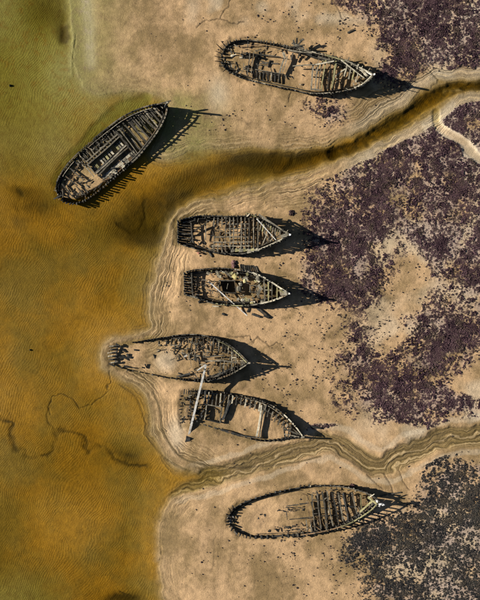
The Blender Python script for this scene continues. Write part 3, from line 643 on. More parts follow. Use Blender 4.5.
#WRECKS
M['yf'] = wood('yellow_foam', (.40, .33, .12), (.62, .55, .28), .35)
M['wd'] = wood('brown_seaweed', (.05, .028, .028), (.16, .085, .075), .3); M['rd'] = wood('red_stone', (.35, .12, .09), (.45, .2, .15), .1)
# ---------------------------------------------------------------- wreck: upper boat with the pale bow
w = Wreck('shipwreck', 'topmost long wreck with splayed ribs round its stern and a bleached bow',
    [(222, 56), (225, 47), (232, 42), (245, 40), (258, 41), (275, 43.5), (290, 47), (310, 51.5), (325, 55), (340, 58.5), (351, 63), (362, 69), (374, 75)],
    [(222, 56), (223, 65), (229, 71), (240, 77), (250, 80), (262, 83), (275, 86), (290, 89), (305, 92.5), (320, 93.5), (335, 92), (348, 89.5), (359, 86), (367, 81), (374, 75)],
    [(0, 1.1), (.25, 1.0), (.5, 1.3), (.7, 2.0), (.88, 3.0), (1, 4.0)])
w.ribs(.66, 0, .97, ext=(.1, .5), miss=.04, mats='kddg', out=.12)
w.strakes((-1,), .02, .995, .05, .84, 4, mats='kkd', miss=.04); w.strakes((1,), .0, .995, .05, .8, 4, mats='kkd', miss=.12)
w.ceiling((1, -1), .03, .9); w.rail((-1,), .12, .72, .2, .12, 0, 'g', 5); w.rail((-1,), .14, .6, .14, .1, -.25, 'd', 4, 'inner_rail', -.5)
w.rail((1,), .1, .5, .18, .1, -.1, 'd', 4, miss=.2); w.rail((1,), .5, .76, .3, .14, .05, 'g', 3)
w.ribs(1.5, .72, .96, ext=(.5, 1.3), w=.12, d=.14, mats='gpd', out=.35, miss=.2, bot=.5); w.rail((1,), .8, .985, .26, .16, .1, 'p', 2); w.rail((-1,), .86, .99, .22, .14, .1, 'p', 2)
for k, (a, b) in enumerate([((224, 51), (216.5, 44)), ((226, 47), (221, 41)), ((223, 54.5), (215.5, 51)), ((222.5, 58), (214.5, 56)), ((222.5, 62), (215, 61)), ((224, 66), (219, 66)), ((229, 45), (227, 40)), ((226, 69), (223, 72))]):
    beam('rib', at(*a, .5), at(*b, 1.5 - .08 * k), .17, .2, M['k'], w.o, 0, .6)
L1 = [(283, 52, 285, 58, 1.3, 1.3, .5, .2, 'g'), (285, 57, 279.5, 73, 1.3, 1.2, .3, .2, 'g'), (287.5, 56, 282.5, 72, 1.3, 1.2, .22, .2, 'g'), (255, 69.5, 283, 74, 1.2, 1.2, .2, .2, 'g'), (258, 72, 281, 75.5, .8, .8, .2, .2, 'd'),
    (250, 52, 247, 76, 1.1, 1., .22, .25, 'd'), (254, 52, 251, 76, 1., 1., .2, .22, 'g'), (243, 53, 262, 55, .9, .9, .2, .2, 'd'), (262, 55, 281, 57, 1., 1.1, .22, .2, 'd'), (240, 47, 262, 45, .7, .8, .15, .15, 'b'), (270, 60, 268, 67, .6, .6, .2, .3, 'k'),
    (262, 62, 279, 64, .5, .5, .22, .2, 'd'), (257, 65, 270, 66, .5, .5, .18, .2, 'g'), (283, 74, 286, 76, .8, .8, .15, .15, 'd'), (313, 65, 311, 90, 1.8, 1.6, .3, .2, 'g'), (318, 65, 315, 90.5, 1.8, 1.6, .26, .2, 'g'), (322, 62, 318, 90, 1.9, 1.7, .24, .2, 'g'),
    (326, 60, 321, 90.5, 2.0, 1.7, .28, .22, 'y'), (331, 62, 327, 89, 2., 1.7, .2, .2, 'd'), (336, 61, 331.5, 88, 2.1, 1.8, .3, .22, 'y'), (345, 69, 335, 76.5, 1.6, 1.4, .24, .18, 'p'), (311, 89, 322, 90.5, 1.7, 1.7, .24, .2, 'g'),
    (314, 70, 325, 71, 1.6, 1.6, .2, .18, 'g'), (313, 77, 330, 79, 1.5, 1.5, .2, .18, 'd'), (325, 55, 345, 61, 2.3, 2.4, .32, .2, 'y'), (318, 57, 330, 60, 2.2, 2.2, .3, .2, 'g'), (341, 60, 364, 78, 2.4, 2.6, .22, .2, 'p'), (352, 77, 360, 85.5, 1.2, 1.4, .2, .2, 'p'),
    (347, 65, 344, 76, 2.0, 1.2, .26, .16, 'p'), (351, 67, 348.5, 79, 2.0, 1.3, .26, .16, 'p'), (354.5, 69, 352, 80, 2.1, 1.4, .24, .16, 'y'), (358, 71, 356, 82, 2.2, 1.5, .22, .16, 'p'), (358.5, 64, 357, 69, 3.4, 3.2, .3, .25, 'p'), (361, 69.5, 367, 76, 3.3, 3.5, .4, .3, 'p'), (374, 74, 361, 86, 3.9, 3.0, .5, .3, 'p'), (366, 71, 372.5, 75, 3.5, 3.9, .3, .3, 'w'),
    (293, 66, 316, 64.5, 1.6, 2.2, .26, .22, 'p'), (316, 64.5, 334, 61, 2.2, 2.6, .26, .22, 'p')]
for l in L1: w.line(*l)
for i in range(8): w.line(253 + i * 3.7, 70.5 + i * .5, 252.5 + i * 3.7 + rng.uniform(-1, 1), 77.5 + i * .75, .9, .8, .22, .2, 'kdg'[i % 3])
for a, b, z1, z2, m_ in [((291, 47), (305, 45), 1.4, 2.4, 'd'), ((293, 40), (298, 50), 2.2, 1.2, 'g'), ((297, 38), (296, 49), 2.6, 1.3, 'd'), ((303, 39), (297, 46), 2.5, 1.6, 'k'), ((292, 43), (303, 50), 2.0, 1.5, 'g'), ((300, 41), (304, 39), 2.4, 2.5, 'd'), ((288, 50), (312, 53), 1.5, 1.5, 'g'), ((293, 53), (291, 60), 1.4, 1.2, 'd'), ((300, 52), (298, 58), 1.4, 1.2, 'd'), ((296, 44), (304, 48), 1.9, 1.6, 'g')]:
    beam('broken_timber', at(*a, z1), at(*b, z2), .3, .2, M[m_], w.o)
w.rubble(34, .04, .22, ln=(.5, 1.8), mats='dgkp'); w.rubble(36, .2, .45, ln=(.4, 1.4), mats='dgk'); w.rubble(12, .45, .62, ln=(.2, .9), mats='dkp', z=(.0, .15)); w.rubble(26, .62, .8, z=(.3, 1.2), mats='dgyb'); w.rubble(14, .82, .96, z=(.3, 1.), mats='gpb')
for x, y in [(241, 54), (246, 53.5), (249, 54), (256, 56), (259, 57), (246, 66), (248, 71), (242, 56)]: w.line(x, y, x + .8, y + .5, -.2, rng.uniform(.8, 1.5), .34, .34, 'k', 'post')
lump('foam_block', at(232, 56, .5), (.38, .28, .16), M['p'], w.o, seed=4)
w.stem((367.5, 80), (374, 74.5), 5.3, .4, 'd', 'w')

# ---------------------------------------------------------------- wreck lying across the water
w = Wreck('shipwreck', 'slanting black wreck with a long open hatch lying in the shallow water at upper left',
    [(59, 197), (55.5, 188), (59, 177), (67, 165), (78, 153), (91, 141), (106, 129), (120, 118.5), (135, 110.5), (150, 105.5), (167, 103)],
    [(59, 197), (67, 202.5), (77, 203), (88, 198), (100, 189), (112, 179), (124, 169), (137, 158), (147, 146), (156, 134), (163, 122), (166.5, 112), (167, 103)],
    [(0, .9), (.35, .75), (.55, .9), (.8, 1.9), (1, 3.2)]); w.zk = .52
w.ribs(.62, 0, .97, sides=(1,), ext=(.0, .3), mats='kkdg'); w.ribs(.62, 0, .5, sides=(-1,), ext=(.0, .5), mats='kkd', out=.3, miss=.05); w.ribs(.8, .5, .97, sides=(-1,), ext=(.2, .7), mats='kkd')
w.strakes((1,), 0, .995, .05, .86, 5, mats='kkkd', miss=.03); w.strakes((-1,), .5, .995, .05, .86, 5, mats='kkkd', miss=.02); w.strakes((-1,), 0, .5, .05, .6, 3, mats='kkd', miss=.1); w.ceiling((1,), .02, .9, mats='kkk'); w.ceiling((-1,), .5, .93)
w.rail((1,), .1, .95, .22, .12, .05, 'd', 7, miss=.1); w.rail((1,), .15, .9, .14, .1, .0, 'g', 6, 'inner_rail', -.6, .1); w.rail((-1,), .55, .97, .3, .14, .1, 'g', 4); w.rail((-1,), .56, .93, .16, .1, -.1, 'd', 4, 'inner_rail', -.5)
w.cross(.72, .98, 1.0, -.7, .2, .18, 'gd', -.85, -.05, 0); w.cross(.55, .9, 1.0, -.6, .34, .14, 'gd', -.8, .85, .0)
w.cross(.28, .6, .8, -.3, .2, .14, 'gdd', -.92, -.42, .04); w.cross(.28, .55, .55, -.45, .14, .12, 'dkg', -.9, -.38, .08, 'deck_plank')
for a, b in [((87.5, 164.5), (120, 136)), ((86, 162), (118, 134)), ((95.5, 174), (126.5, 145)), ((98, 176), (128, 147.5)), ((120, 136), (126.5, 145)), ((87.5, 164.5), (95.5, 174)), ((85, 166), (94, 177))]:
    w.line(*a, *b, 1.55, 1.6, .26, .24, 'g', 'hatch_frame')
for a, b in [((89, 167), (96, 173)), ((95.8, 172.5), (125, 145.5)), ((88.5, 165), (119.5, 137.5))]: w.line(*a, *b, .95, .95, .16, .8, 'k', 'hatch_side')
for i, k in enumerate([.06, .14, .3, .38, .46, .55, .63, .8, .87, .94]):
    x, y = 90.5 + 31 * k, 167.5 - 27.5 * k; w.line(x + rng.uniform(-.5, .5), y, x + 3.9, y + 4.4 + rng.uniform(-.4, .2), .75, .7, .42, .12, 'pyp'[i % 3], 'deck_plank')
for k in range(8):
    x, y = 103 + 31 * k / 8, 178 - 27 * k / 8; w.line(x, y, x + 4.1, y - 3.5, .6, .62, rng.uniform(.6, .9), .12, 'p', 'deck_plank'); w.line(x + 2.4, y + 3.1, x + 6.3, y - .6, .55, .6, .7, .12, 'b' if k % 3 == 0 else 'p', 'deck_plank')
w.line(116, 131, 137, 159, 1.9, 1.7, .3, .24, 'd'); w.line(119, 129, 140, 157, 1.9, 1.7, .2, .2, 'g'); w.line(149, 109, 160, 121, 2.6, 2.5, .2, .2, 'g'); w.line(161, 104, 164, 121, 3.0, 2.6, .3, .2, 'k')
w.line(151, 108, 145, 113, 1.5, 1.5, .5, .12, 'g')
w.rubble(60, .03, .28, ln=(.4, 1.6), z=(.1, .5), mats='dgbk'); w.rubble(46, .28, .75, -.9, -.4, ln=(.4, 1.1), z=(.3, .7), mats='dgkg'); w.rubble(22, .6, .9, z=(.4, .9), mats='gdk'); w.rubble(26, .25, .55, .55, .95, ln=(.3, 1.), z=(.3, .8), mats='kdb')
beam('broken_timber', at(62, 195, 1.4), at(54, 199, 1.5), .25, .25, M['k'], w.o)
for a, b in [((64, 175), (78, 186)), ((70, 168), (84, 180)), ((62, 184), (72, 196)), ((76, 186), (86, 196))]: w.line(*a, *b, 1.2, 1.1, .22, .2, 'd')
w.stem((164.5, 110), (167.5, 102.5), 5.0, .4, 'k', 'g'); w.line(160, 103.5, 171, 100.5, 6.4, 7.0, .25, .22, 'g', 'broken_timber')

# ---------------------------------------------------------------- wreck with the lattice of deck beams
w = Wreck('shipwreck', 'square-sterned wreck with a lattice of grey deck beams and one white spar',
    [(177.5, 221), (186, 218.5), (200, 216), (215, 216), (230, 216.5), (245, 216), (256, 215.5), (264, 219), (272, 223.5), (281, 229.5), (290, 234.5)],
    [(177.5, 243), (188, 246.5), (200, 250), (213, 252.5), (226, 253.5), (240, 254), (253, 251.5), (265, 247), (275, 242.5), (283, 238.5), (290, 234.5)],
    [(0, 1.7), (.3, 1.5), (.6, 2.0), (.8, 3.0), (1, 4.1)])
w.transom(1.8, 9, 'kkd', 'd')
w.ribs(.6, 0, .97, ext=(.05, .6), mats='kkd', out=.1); w.strakes((1, -1), .01, .995, .05, .86, 5, mats='kkd', miss=.05); w.ceiling((1, -1), .02, .85)
w.ribs(1.6, .6, .96, ext=(.4, 1.1), w=.12, d=.14, mats='gd', out=.35, miss=.3, bot=.5); w.rail((1,), .05, .62, .2, .12, .05, 'd', 5, miss=.1); w.rail((-1,), .05, .6, .22, .12, .05, 'd', 4); w.rail((-1,), .6, .98, .26, .14, .1, 'p', 3); w.rail((1,), .72, .99, .24, .14, .1, 'g', 3)
for i, x in enumerate([214, 218, 222, 226, 229.7, 233.3, 237.2, 241, 245, 249, 253.5, 258]):
    y0, y1 = 217.5, (252 if x < 228 else 249)
    if x < 225: w.line(x, y0, x + rng.uniform(-.6, .6), 226 + rng.uniform(-1, 2), 1.9, 1.7, .2, .2, 'gd'[i % 2]); w.line(x, 242, x + rng.uniform(-.5, .5), y1, 1.5, 1.6, .2, .2, 'g'); continue
    w.line(x, y0, x + rng.uniform(-.7, .7), y1, 2.0, 1.8, rng.uniform(.16, .24), .2, 'g' if i % 3 else 'd')
for y, x0, x1 in [(224, 226, 250), (228.5, 225, 250), (233, 226, 244), (237.2, 214, 248), (242, 213, 252), (246, 212, 250)]: w.line(x0, y, x1, y + rng.uniform(-.5, .5), 1.9, 1.9, .2, .16, 'g', 'carling')
for k in range(7): w.line(231 + k * 4, 250.3, 234.8 + k * 4, 250 - k * .15, 1.7, 1.7, .75, .12, 'y' if k % 2 else 'p', 'deck_plank')
w.line(190, 234, 206, 223.5, 1.1, 1.4, .3, .28, 'd', 'broken_timber'); w.line(205.5, 223, 205.5, 240, 1.2, .9, .2, .2, 'g')
w.line(191, 223, 193, 243, 1.4, 1.4, .24, .26, 'd')
for y in (225, 229.5, 234, 238.5): w.line(179, y, 191, y + rng.uniform(-1, 1), 1.3, 1.2, .24, .22, 'd')
w.rubble(24, .02, .12, z=(.4, 1.1), mats='dkg', ln=(.4, 1.)); w.rubble(14, .15, .34, ln=(.2, .8), z=(.0, .15), mats='kdb'); w.rubble(34, .3, .45, ln=(.3, 1.1), z=(.2, 1.), mats='dgbk'); w.rubble(36, .45, .72, ln=(.4, 1.2), z=(.5, 1.4), mats='dgk'); w.rubble(34, .1, .5, .6, .95, ln=(.4, 1.2), z=(.5, 1.2), mats='kdg')
w.rubble(30, .04, .7, -.95, -.72, ln=(.4, 1.2), z=(.8, 1.6), mats='kdg')
beam('spar', at(257, 219, 3.2), at(276, 240, 3.0), .2, .2, M['w'], w.o, 0, .8)
w.line(262, 216.5, 288, 234, 3.4, 4.0, .24, .22, 'p', 'rail'); w.line(259, 214.5, 266, 219.5, 3.2, 3.0, .3, .2, 'g')
for i in range(9):
    t = i / 9; w.line(262 + 20 * t, 221.5 + 10 * t, 258 + 23 * t + 1.5, 226 + 9 * t + 5 - 4 * t, 2.6 + t, 2.3 + t, .24, .14, 'gyg'[i % 3], 'deck_plank')
for i in range(5): w.line(262 + i * 4, 245 - i * 1.8, 268 + i * 4, 232 + i * .9, 2.2 + .2 * i, 2.3 + .2 * i, .22, .16, 'gd'[i % 2])
w.line(264, 232, 271, 244, 2.1, 2.1, .24, .18, 'p')
w.stem((286, 235.5), (290, 234.8), 4.9, .4, 'd', 'w'); w.line(281, 236.5, 288, 234.5, 4.1, 4.4, .6, .2, 'p', 'breasthook'); w.line(246, 213, 256, 216.5, 2.2, 2.3, .22, .2, 'y', 'broken_timber'); w.line(247, 216.5, 250, 213.5, 2.2, 2.5, .2, .2, 'p', 'broken_timber')

# ---------------------------------------------------------------- wreck with the pale curved rail and foam blocks
w = Wreck('shipwreck', 'square-sterned wreck with pale curved rail, yellow and white lumps and black open hatch',
    [(184, 273), (191, 270.5), (205, 269), (220, 268), (235, 269.5), (250, 272), (262, 276.5), (272, 282.5), (281, 288.5), (289, 293.5)],
    [(184, 294.5), (194, 297), (205, 300.5), (216, 303.5), (228, 305), (240, 305.8), (252, 305), (263, 303), (273, 300.5), (281, 297.5), (289, 293.5)],
    [(0, 1.7), (.3, 1.6), (.6, 2.2), (.8, 3.0), (1, 4.0)])
w.transom(1.8, 9, 'dgk', 'd')
w.ribs(.6, 0, .97, ext=(.05, .55), mats='kkd'); w.ceiling((1, -1), .02, .85); w.strakes((1, -1), .01, .995, .05, .86, 5, mats='kkd', miss=.04)
w.ribs(1.8, .66, .96, ext=(.4, 1.1), w=.12, d=.14, mats='gd', out=.35, miss=.3, bot=.5); w.rail((1,), .03, .46, .2, .12, .05, 'd', 4); w.rail((1,), .46, .985, .28, .14, .12, 'p', 4); w.rail((-1,), .02, .13, .3, .14, .1, 'p', 1); w.rail((-1,), .14, .45, .22, .12, .0, 'd', 4, miss=.1); w.rail((-1,), .62, .985, .3, .14, .12, 'p', 4); w.rail((-1,), .3, .62, .2, .12, .05, 'y', 2)
w.line(191.5, 272, 193, 296, 1.5, 1.5, .22, .24, 'd')
for y in (277.5, 282, 287, 291): w.line(185.5, y, 192.5, y + .6, 1.4, 1.4, .22, .2, 'g')
for i, (x, y) in enumerate([(188, 275), (190, 279.5), (188, 284.5), (190, 289)]): w.line(x - 1.5, y, x + 1.8, y + 1, .7, .7, .6, .14, 'b', 'deck_plank')
for a in [(219, 280.5, 234.5, 280.5), (234.5, 280.5, 236, 292.5), (219, 280.5, 220, 291), (220, 291.5, 236, 293)]: w.line(*a, 1.25, 1.25, .2, 1.2, 'd', 'hatch_frame')
for a in [(250, 285.5, 257, 285.5), (257, 285.5, 257, 292), (250, 285.5, 250, 292), (250, 292, 257, 292)]: w.line(*a, 1.9, 1.9, .2, .4, 'g', 'hatch_frame')
for k in range(10): w.line(221.5 + k * 1.5, 282, 221.7 + k * 1.5, 291, -.1, -.1, .26, .1, 'k', 'hold_plank')
for i, (x, y0, y1, z) in enumerate([(264, 279, 303, 2.3), (268, 282, 302, 2.5), (272, 284.5, 301, 2.7), (277, 287.5, 299.5, 3.0)]): w.line(x, y0, x + .6 - i * .2, y1, z, z, .24, .2, 'y' if i % 2 else 'g')
w.line(265, 290, 273, 290.5, 2.3, 2.5, .2, .2, 'p'); w.line(258, 285, 262, 290, 2.4, 2.3, .5, .2, 'p'); w.line(261, 287, 257.5, 295.5, 2.3, 2.2, .55, .2, 'p', 'deck_plank')
for k in range(22):
    x = 206 + rng.uniform(0, 28); w.line(x, 270.5 + rng.uniform(0, 7), x + rng.uniform(1.5, 4.5), 270.5 + rng.uniform(0, 9), 1.5, 1.5, rng.uniform(.2, .5), .1, rng.choice('bpgyy'), 'deck_plank')
for k in range(26):
    x = 238 + rng.uniform(0, 22); y = rng.uniform(273, 284) if k % 2 else rng.uniform(294, 303); w.line(x, y, x + rng.uniform(-2, 4), y + rng.uniform(-3, 3), 1.8, 1.8, rng.uniform(.2, .55), .12, rng.choice('pypyg'), 'deck_plank')
for x, y, r, m_, f in [(234.5, 276.5, (.7, .6, .3), 'yf', 0), (238.7, 288.5, (.45, .75, .35), 'p', 0), (240.5, 284.5, (.4, .45, .3), 'p', 0), (257.5, 277.8, (.5, .7, .3), 'p', 0),  (252, 303, (.5, .3, .3), 'yf', 0), (263, 302, (.6, .35, .3), 'p', 0), (245, 281, (.35, .5, .3), 'yf', 0), (243, 300, (.5, .4, .25), 'p', 0)]:
    lump('foam_block', at(x, y, 1.85), (r[0] * .85, r[1] * .85, .14), M[m_], w.o, seed=int(x * 7 + y))
w.rubble(44, .1, .42, ln=(.3, 1.2), z=(.4, 1.2), mats='dbgk'); w.rubble(40, .5, .8, ln=(.3, 1.), z=(1.0, 1.7), mats='bgyd'); w.rubble(20, .02, .12, ln=(.3, .8), z=(.5, 1.), mats='bgd')
w.stem((285.5, 294), (289, 293.5), 4.8, .4, 'd', 'w'); w.line(280, 293.5, 287.5, 293.3, 4.0, 4.3, 1.0, .2, 'p', 'breasthook'); w.line(279.5, 290, 285, 293, 4.1, 4.2, .5, .2, 'y', 'breasthook')
w.line(193, 296, 201, 298.5, 1.6, 1.5, .25, .2, 'p', 'broken_timber'); w.line(200, 299.5, 199, 303, 1.4, .3, .2, .2, 'k', 'broken_timber'); w.line(207, 301.5, 221, 305, 1.3, 1.0, .3, .2, 'g', 'broken_timber')
po = bpy.data.objects.new('pole', None); COL.objects.link(po); c_ = at(228, 298, 0); po.location = (c_.x, c_.y, 0); tag(po, 'thin white pole lying slantwise over the rail of the foam-strewn wreck onto the sand', 'pole')
sweep('shaft', [at(208.5, 281.5, 2.6).lerp(at(247, 315.5, .25), k / 6) for k in range(7)], .22, .22, Z, M['w'], po, .75, .04)
sweep('pole_band', [at(208.5, 281.5, 2.6), at(208.5, 281.5, 2.6).lerp(at(247, 315.5, .25), .03)], .38, .36, Z, M['g'], po)

# ---------------------------------------------------------------- half buried wreck with its stern cut off in the water
w = Wreck('shipwreck', 'half-buried wreck full of broken timber, its stern ribs standing apart by golden water',
    [(108, 356), (112, 347), (122, 343), (136, 342), (150, 339.5), (166, 337), (180, 335), (196, 334.5), (210, 337), (225, 342.5), (237, 351), (249, 363)],
    [(108, 356), (112, 365), (124, 369), (138, 372), (150, 374.5), (166, 378), (185, 380.5), (200, 381.5), (212, 380.5), (225, 376.5), (236, 371.5), (249, 363)],
    [(0, .5), (.25, .35), (.4, .7), (.6, 1.5), (.8, 2.3), (1, 3.2)])
w.ribs(.6, .42, .975, sides=(1,), ext=(.0, .6), mats='kdd'); w.ribs(.6, .5, .975, sides=(-1,), ext=(.0, .6), mats='kdd')
w.ceiling((1,), .44, .93); w.ceiling((-1,), .55, .9); w.ribs(.62, .2, .42, sides=(1,), ext=(.05, .55), mats='kk', miss=.1); w.ribs(1.25, .13, .5, sides=(-1,), ext=(-.25, .05), mats='kk', miss=.15, w=.3)
w.strakes((1,), .2, .45, .2, .8, 2, mats='kk', miss=.1); w.strakes((1,), .45, .995, .05, .86, 5, mats='kkd', miss=.04); w.strakes((-1,), .52, .995, .05, .92, 4, mats='kkd', miss=.06)
w.rail((1,), .45, .99, .22, .12, .05, 'd', 5, miss=.1); w.rail((1,), .75, .99, .14, .1, .1, 'y', 2, 'inner_rail', -.3); w.rail((-1,), .7, .99, .2, .12, .1, 'g', 3)
for k in range(6):     # the stern that stands apart
    y = 346.5 + k * 3.3; x0 = 107.6 + abs(k - 2.3) * .9; z = .9
    sweep('rib', [at(x0, y, -.2), at(x0 + .8, y - .3, .55), at(x0 + 4, y - .6, z), at(x0 + 9.5 - k * .3, y - 1.4, .7)], .26, .26, Z, M['gdg'[k % 3]], w.o, .9, .1)
w.line(116, 344, 121, 346.5, .7, .6, .3, .3, 'k', 'broken_timber'); w.line(108.5, 363.5, 115, 366, .6, .4, .4, .3, 'k', 'broken_timber'); w.line(117.5, 344.5, 115.5, 363, .45, .45, .3, .25, 'k', 'broken_timber')
for a in [(119, 357, 131, 357.5, .5, .4, .4), (122, 355, 128, 360, .4, .3, .3), (122.5, 349.5, 126, 352, .3, .3, .3), (127, 354, 129, 358, .5, .4, .3), (134, 350, 137.5, 350, .4, .3, .4), (124, 366, 129, 367.3, .35, .3, .3), (120, 367, 122, 368, .3, .3, .3), (132.5, 367.5, 135.5, 368, .3, .3, .2), (145, 364, 147, 368, .6, .3, .25), (142, 367.5, 143, 368, .3, .3, .25), (153.5, 354.5, 155, 358, .5, .3, .2), (127, 370.5, 128, 370, .3, .3, .25), (176.5, 376.5, 190, 373.5, .6, .8, .35), (178, 373, 184, 376, .5, .5, .2)]:
    beam('broken_timber', at(a[0], a[1], a[4]), at(a[2], a[3], a[5]), a[6], .25, M['k'], w.o)
w.cross(.66, .97, .62, -.35, .16, .18, 'gdd', -.93, -.42, .05); w.cross(.78, .96, .7, -.4, .16, .18, 'dg', .1, .9, .08)
w.cross(.42, .66, .75, -.5, .14, .16, 'dgk', -.9, -.3, .15)
w.rubble(70, .44, .66, -.95, .1, ln=(.3, 1.3), z=(.1, .7), mats='gdkg'); w.rubble(75, .58, .8, -.8, .95, ln=(.3, 1.4), z=(.3, 1.1), mats='dgkg'); w.rubble(50, .78, .96, -.85, .85, ln=(.4, 1.4), z=(.6, 1.6), mats='gdkp')
w.rubble(20, .36, .5, -.9, -.2, ln=(.2, .8), z=(.02, .3), mats='kdg')
w.line(203, 357, 224, 355, 1.6, 1.8, .26, .24, 'd'); w.line(205, 361, 228, 361, 1.5, 1.9, .24, .2, 'g'); w.line(195, 355.5, 195, 361, 1.2, 1.2, .3, .3, 'k'); w.line(200, 356, 194, 356.5, 1.2, 1.2, .3, .2, 'g'); w.line(232, 352, 232, 371, 2.2, 2.1, .2, .2, 'g'); w.line(227, 361.5, 246, 363, 2.0, 3.0, .24, .2, 'g'); w.line(184, 357, 187, 355, 1., 1., .4, .2, 'w', 'deck_plank')
w.stem((245.5, 363.5), (249, 363), 4.0, .36, 'k', 'p')

# ---------------------------------------------------------------- wreck under the fallen mast
w = Wreck('shipwreck', 'sand-filled wreck with a clump of black stern timbers, lying below the fallen white mast',
    [(184, 393), (192, 391.5), (205, 390.5), (220, 392), (235, 394.5), (250, 397.5), (265, 402), (278, 409.5), (289, 419.5), (297, 428.5), (303, 437)],
    [(183, 424), (191, 427), (203, 424), (216, 428), (230, 433.5), (245, 438), (258, 441), (270, 441.5), (280, 440.5), (292, 438.5), (303, 437)],
    [(0, 1.5), (.1, 1.3), (.2, .9), (.5, .8), (.75, 1.3), (1, 2.2)], inset=((0, .9), (.7, .85), (1, .6)))
w.ribs(.6, .08, .975, sides=(1,), ext=(.05, .55), mats='kddg'); w.strakes((1,), .02, .995, .05, .97, 4, mats='kkd', miss=.04)
w.rail((1,), .1, .98, .2, .12, .05, 'd', 6); w.rail((1,), .12, .8, .16, .1, .0, 'g', 5, 'inner_rail', -.45); w.rail((1,), .2, .8, .14, .1, -.1, 'd', 5, 'inner_rail', -1.5); w.rail((1,), .78, .99, .24, .12, .12, 'p', 1)
w.ribs(1.1, .3, .62, sides=(-1,), ext=(-.5, .0), mats='kk', miss=.12, w=.35); w.strakes((-1,), .28, .97, .1, .62, 2, mats='kkd', miss=.25, seglen=(.06, .16)); w.ribs(.8, .66, .97, sides=(-1,), ext=(-.8, -.2), mats='kkd', w=.3)
for i, (x, y) in enumerate([(205, 392), (209, 392), (213, 392.5), (217, 393), (221, 393.5), (225, 394), (229, 395), (233, 395.5), (237, 397), (241.5, 397.5), (246, 399), (251, 400.5), (255.5, 402), (260, 403.5)]):
    l_ = 13 if i < 5 else 8; w.line(x, y, x - 1.2, y + l_, 1.1, 1.0, .24, .22, 'gpd'[i % 3])
for i in range(8):
    x, y = 266 + i * 3.6, 405 + i * 3.2; w.line(x, y, x - 2.5, y + 9 - i * .5, 1.2 + .1 * i, .8, .26, .2, 'gd'[i % 2])
for a in [(204, 404, 222, 407, 1.1), (222, 407, 220, 423, 1.), (206.5, 405, 204.5, 419.5, 1.1), (205, 419, 220, 423, .9), (205, 390, 206, 405, 1.2), (219, 404, 224, 401, 1.1)]: w.line(a[0], a[1], a[2], a[3], a[4], a[4], .28, .4, 'k' if a[0] in (205, 219) else 'g', 'hatch_frame')
for a in [(230, 400, 222.5, 420, 1.0, .9, .5, .4, 'k'), (233, 401, 224, 419, .8, .7, .35, .3, 'd'), (221.5, 429.5, 240, 435, .5, .5, .3, .5, 'k'), (240, 435, 262, 438, .5, .5, .28, .5, 'k'), (261.5, 405, 256.5, 437, 1.1, 1.0, .34, .3, 'p'), (264.5, 405, 259.5, 438, 1., .9, .26, .3, 'g'), (267, 407, 261.5, 437, .9, .8, .24, .3, 'k'),
          (284, 421, 300, 435, 1.3, 1.9, .2, .2, 'g'), (283, 428, 298, 434, 1.2, 1.6, .26, .2, 'd'), (284, 434, 299, 437, 1.2, 1.6, .22, .2, 'g'), (284, 424, 285, 438, 1.2, 1.1, .3, .25, 'k'), (289, 427, 288, 438, 1.2, 1.1, .2, .2, 'd'), (232, 400, 258, 405.5, .8, .9, .18, .18, 'd')]: w.line(*a)
for k in range(52):     # the stern clump
    x = rng.uniform(182, 204); y = rng.uniform(394, 424); w.line(x, y, x + rng.uniform(-3, 4.5), y + rng.uniform(-4, 4), rng.uniform(.3, 1.5), rng.uniform(.3, 1.4), rng.uniform(.15, .3), .2, rng.choice('kkkdg'), 'broken_timber')
for k in range(9): w.line(183 + rng.uniform(-1.5, 1), 396 + k * 3.3, 180 + rng.uniform(-1, 1), 396 + k * 3.4, 1.0, 1.3, .2, .2, 'k', 'rib')
for k in range(9): w.line(184 + k * 2.2, 394, 184.5 + k * 2.2, 389.5 + rng.uniform(-1, 1), 1.2, 1.7, .2, .2, 'k', 'rib')
w.rubble(40, .2, .7, -.97, -.72, ln=(.3, 1.), z=(.2, .7), mats='dgk'); w.rubble(26, .82, .97, -.8, .6, ln=(.3, .9), z=(.2, .7), mats='gkd'); w.rubble(20, .1, .3, -.6, .6, ln=(.2, .9), z=(.1, .5), mats='kd')
for k in range(7): beam('broken_timber', at(203 + k * 5.6, 424 + k * 1.8, .1), at(206 + k * 5.6, 425.3 + k * 1.8, .2), .25, .3, M['k'], w.o)
w.stem((300.5, 437), (303.5, 437), 2.7, .34, 'd', 'p')
po = bpy.data.objects.new('fallen_mast', None); COL.objects.link(po); c_ = at(188.5, 438, 0); po.location = (c_.x, c_.y, 0); tag(po, 'long white mast leaning across the gap between two wrecks, short arm near its top', 'mast')
b0, b1 = at(188, 438.5, -.2), at(206, 364.5, 4.2)
sweep('shaft', [b0.lerp(b1, k / 8) for k in range(9)], .42, .42, Vector((1, 0, 0)), M['w'], po, .85, .03)
sweep('arm', [at(206, 364.5, 4.25), at(197, 370.5, 3.8)], .3, .26, Z, M['w'], po, .7, .05)
sweep('mast_foot', [at(187.4, 441, -.3), at(188.5, 436.5, .35)], .95, .9, Vector((1, 0, 0)), M['k'], po, .9, .1)
sweep('mast_band', [b0.lerp(b1, .93), b0.lerp(b1, .945)], .64, .62, Vector((1, 0, 0)), M['g'], po)

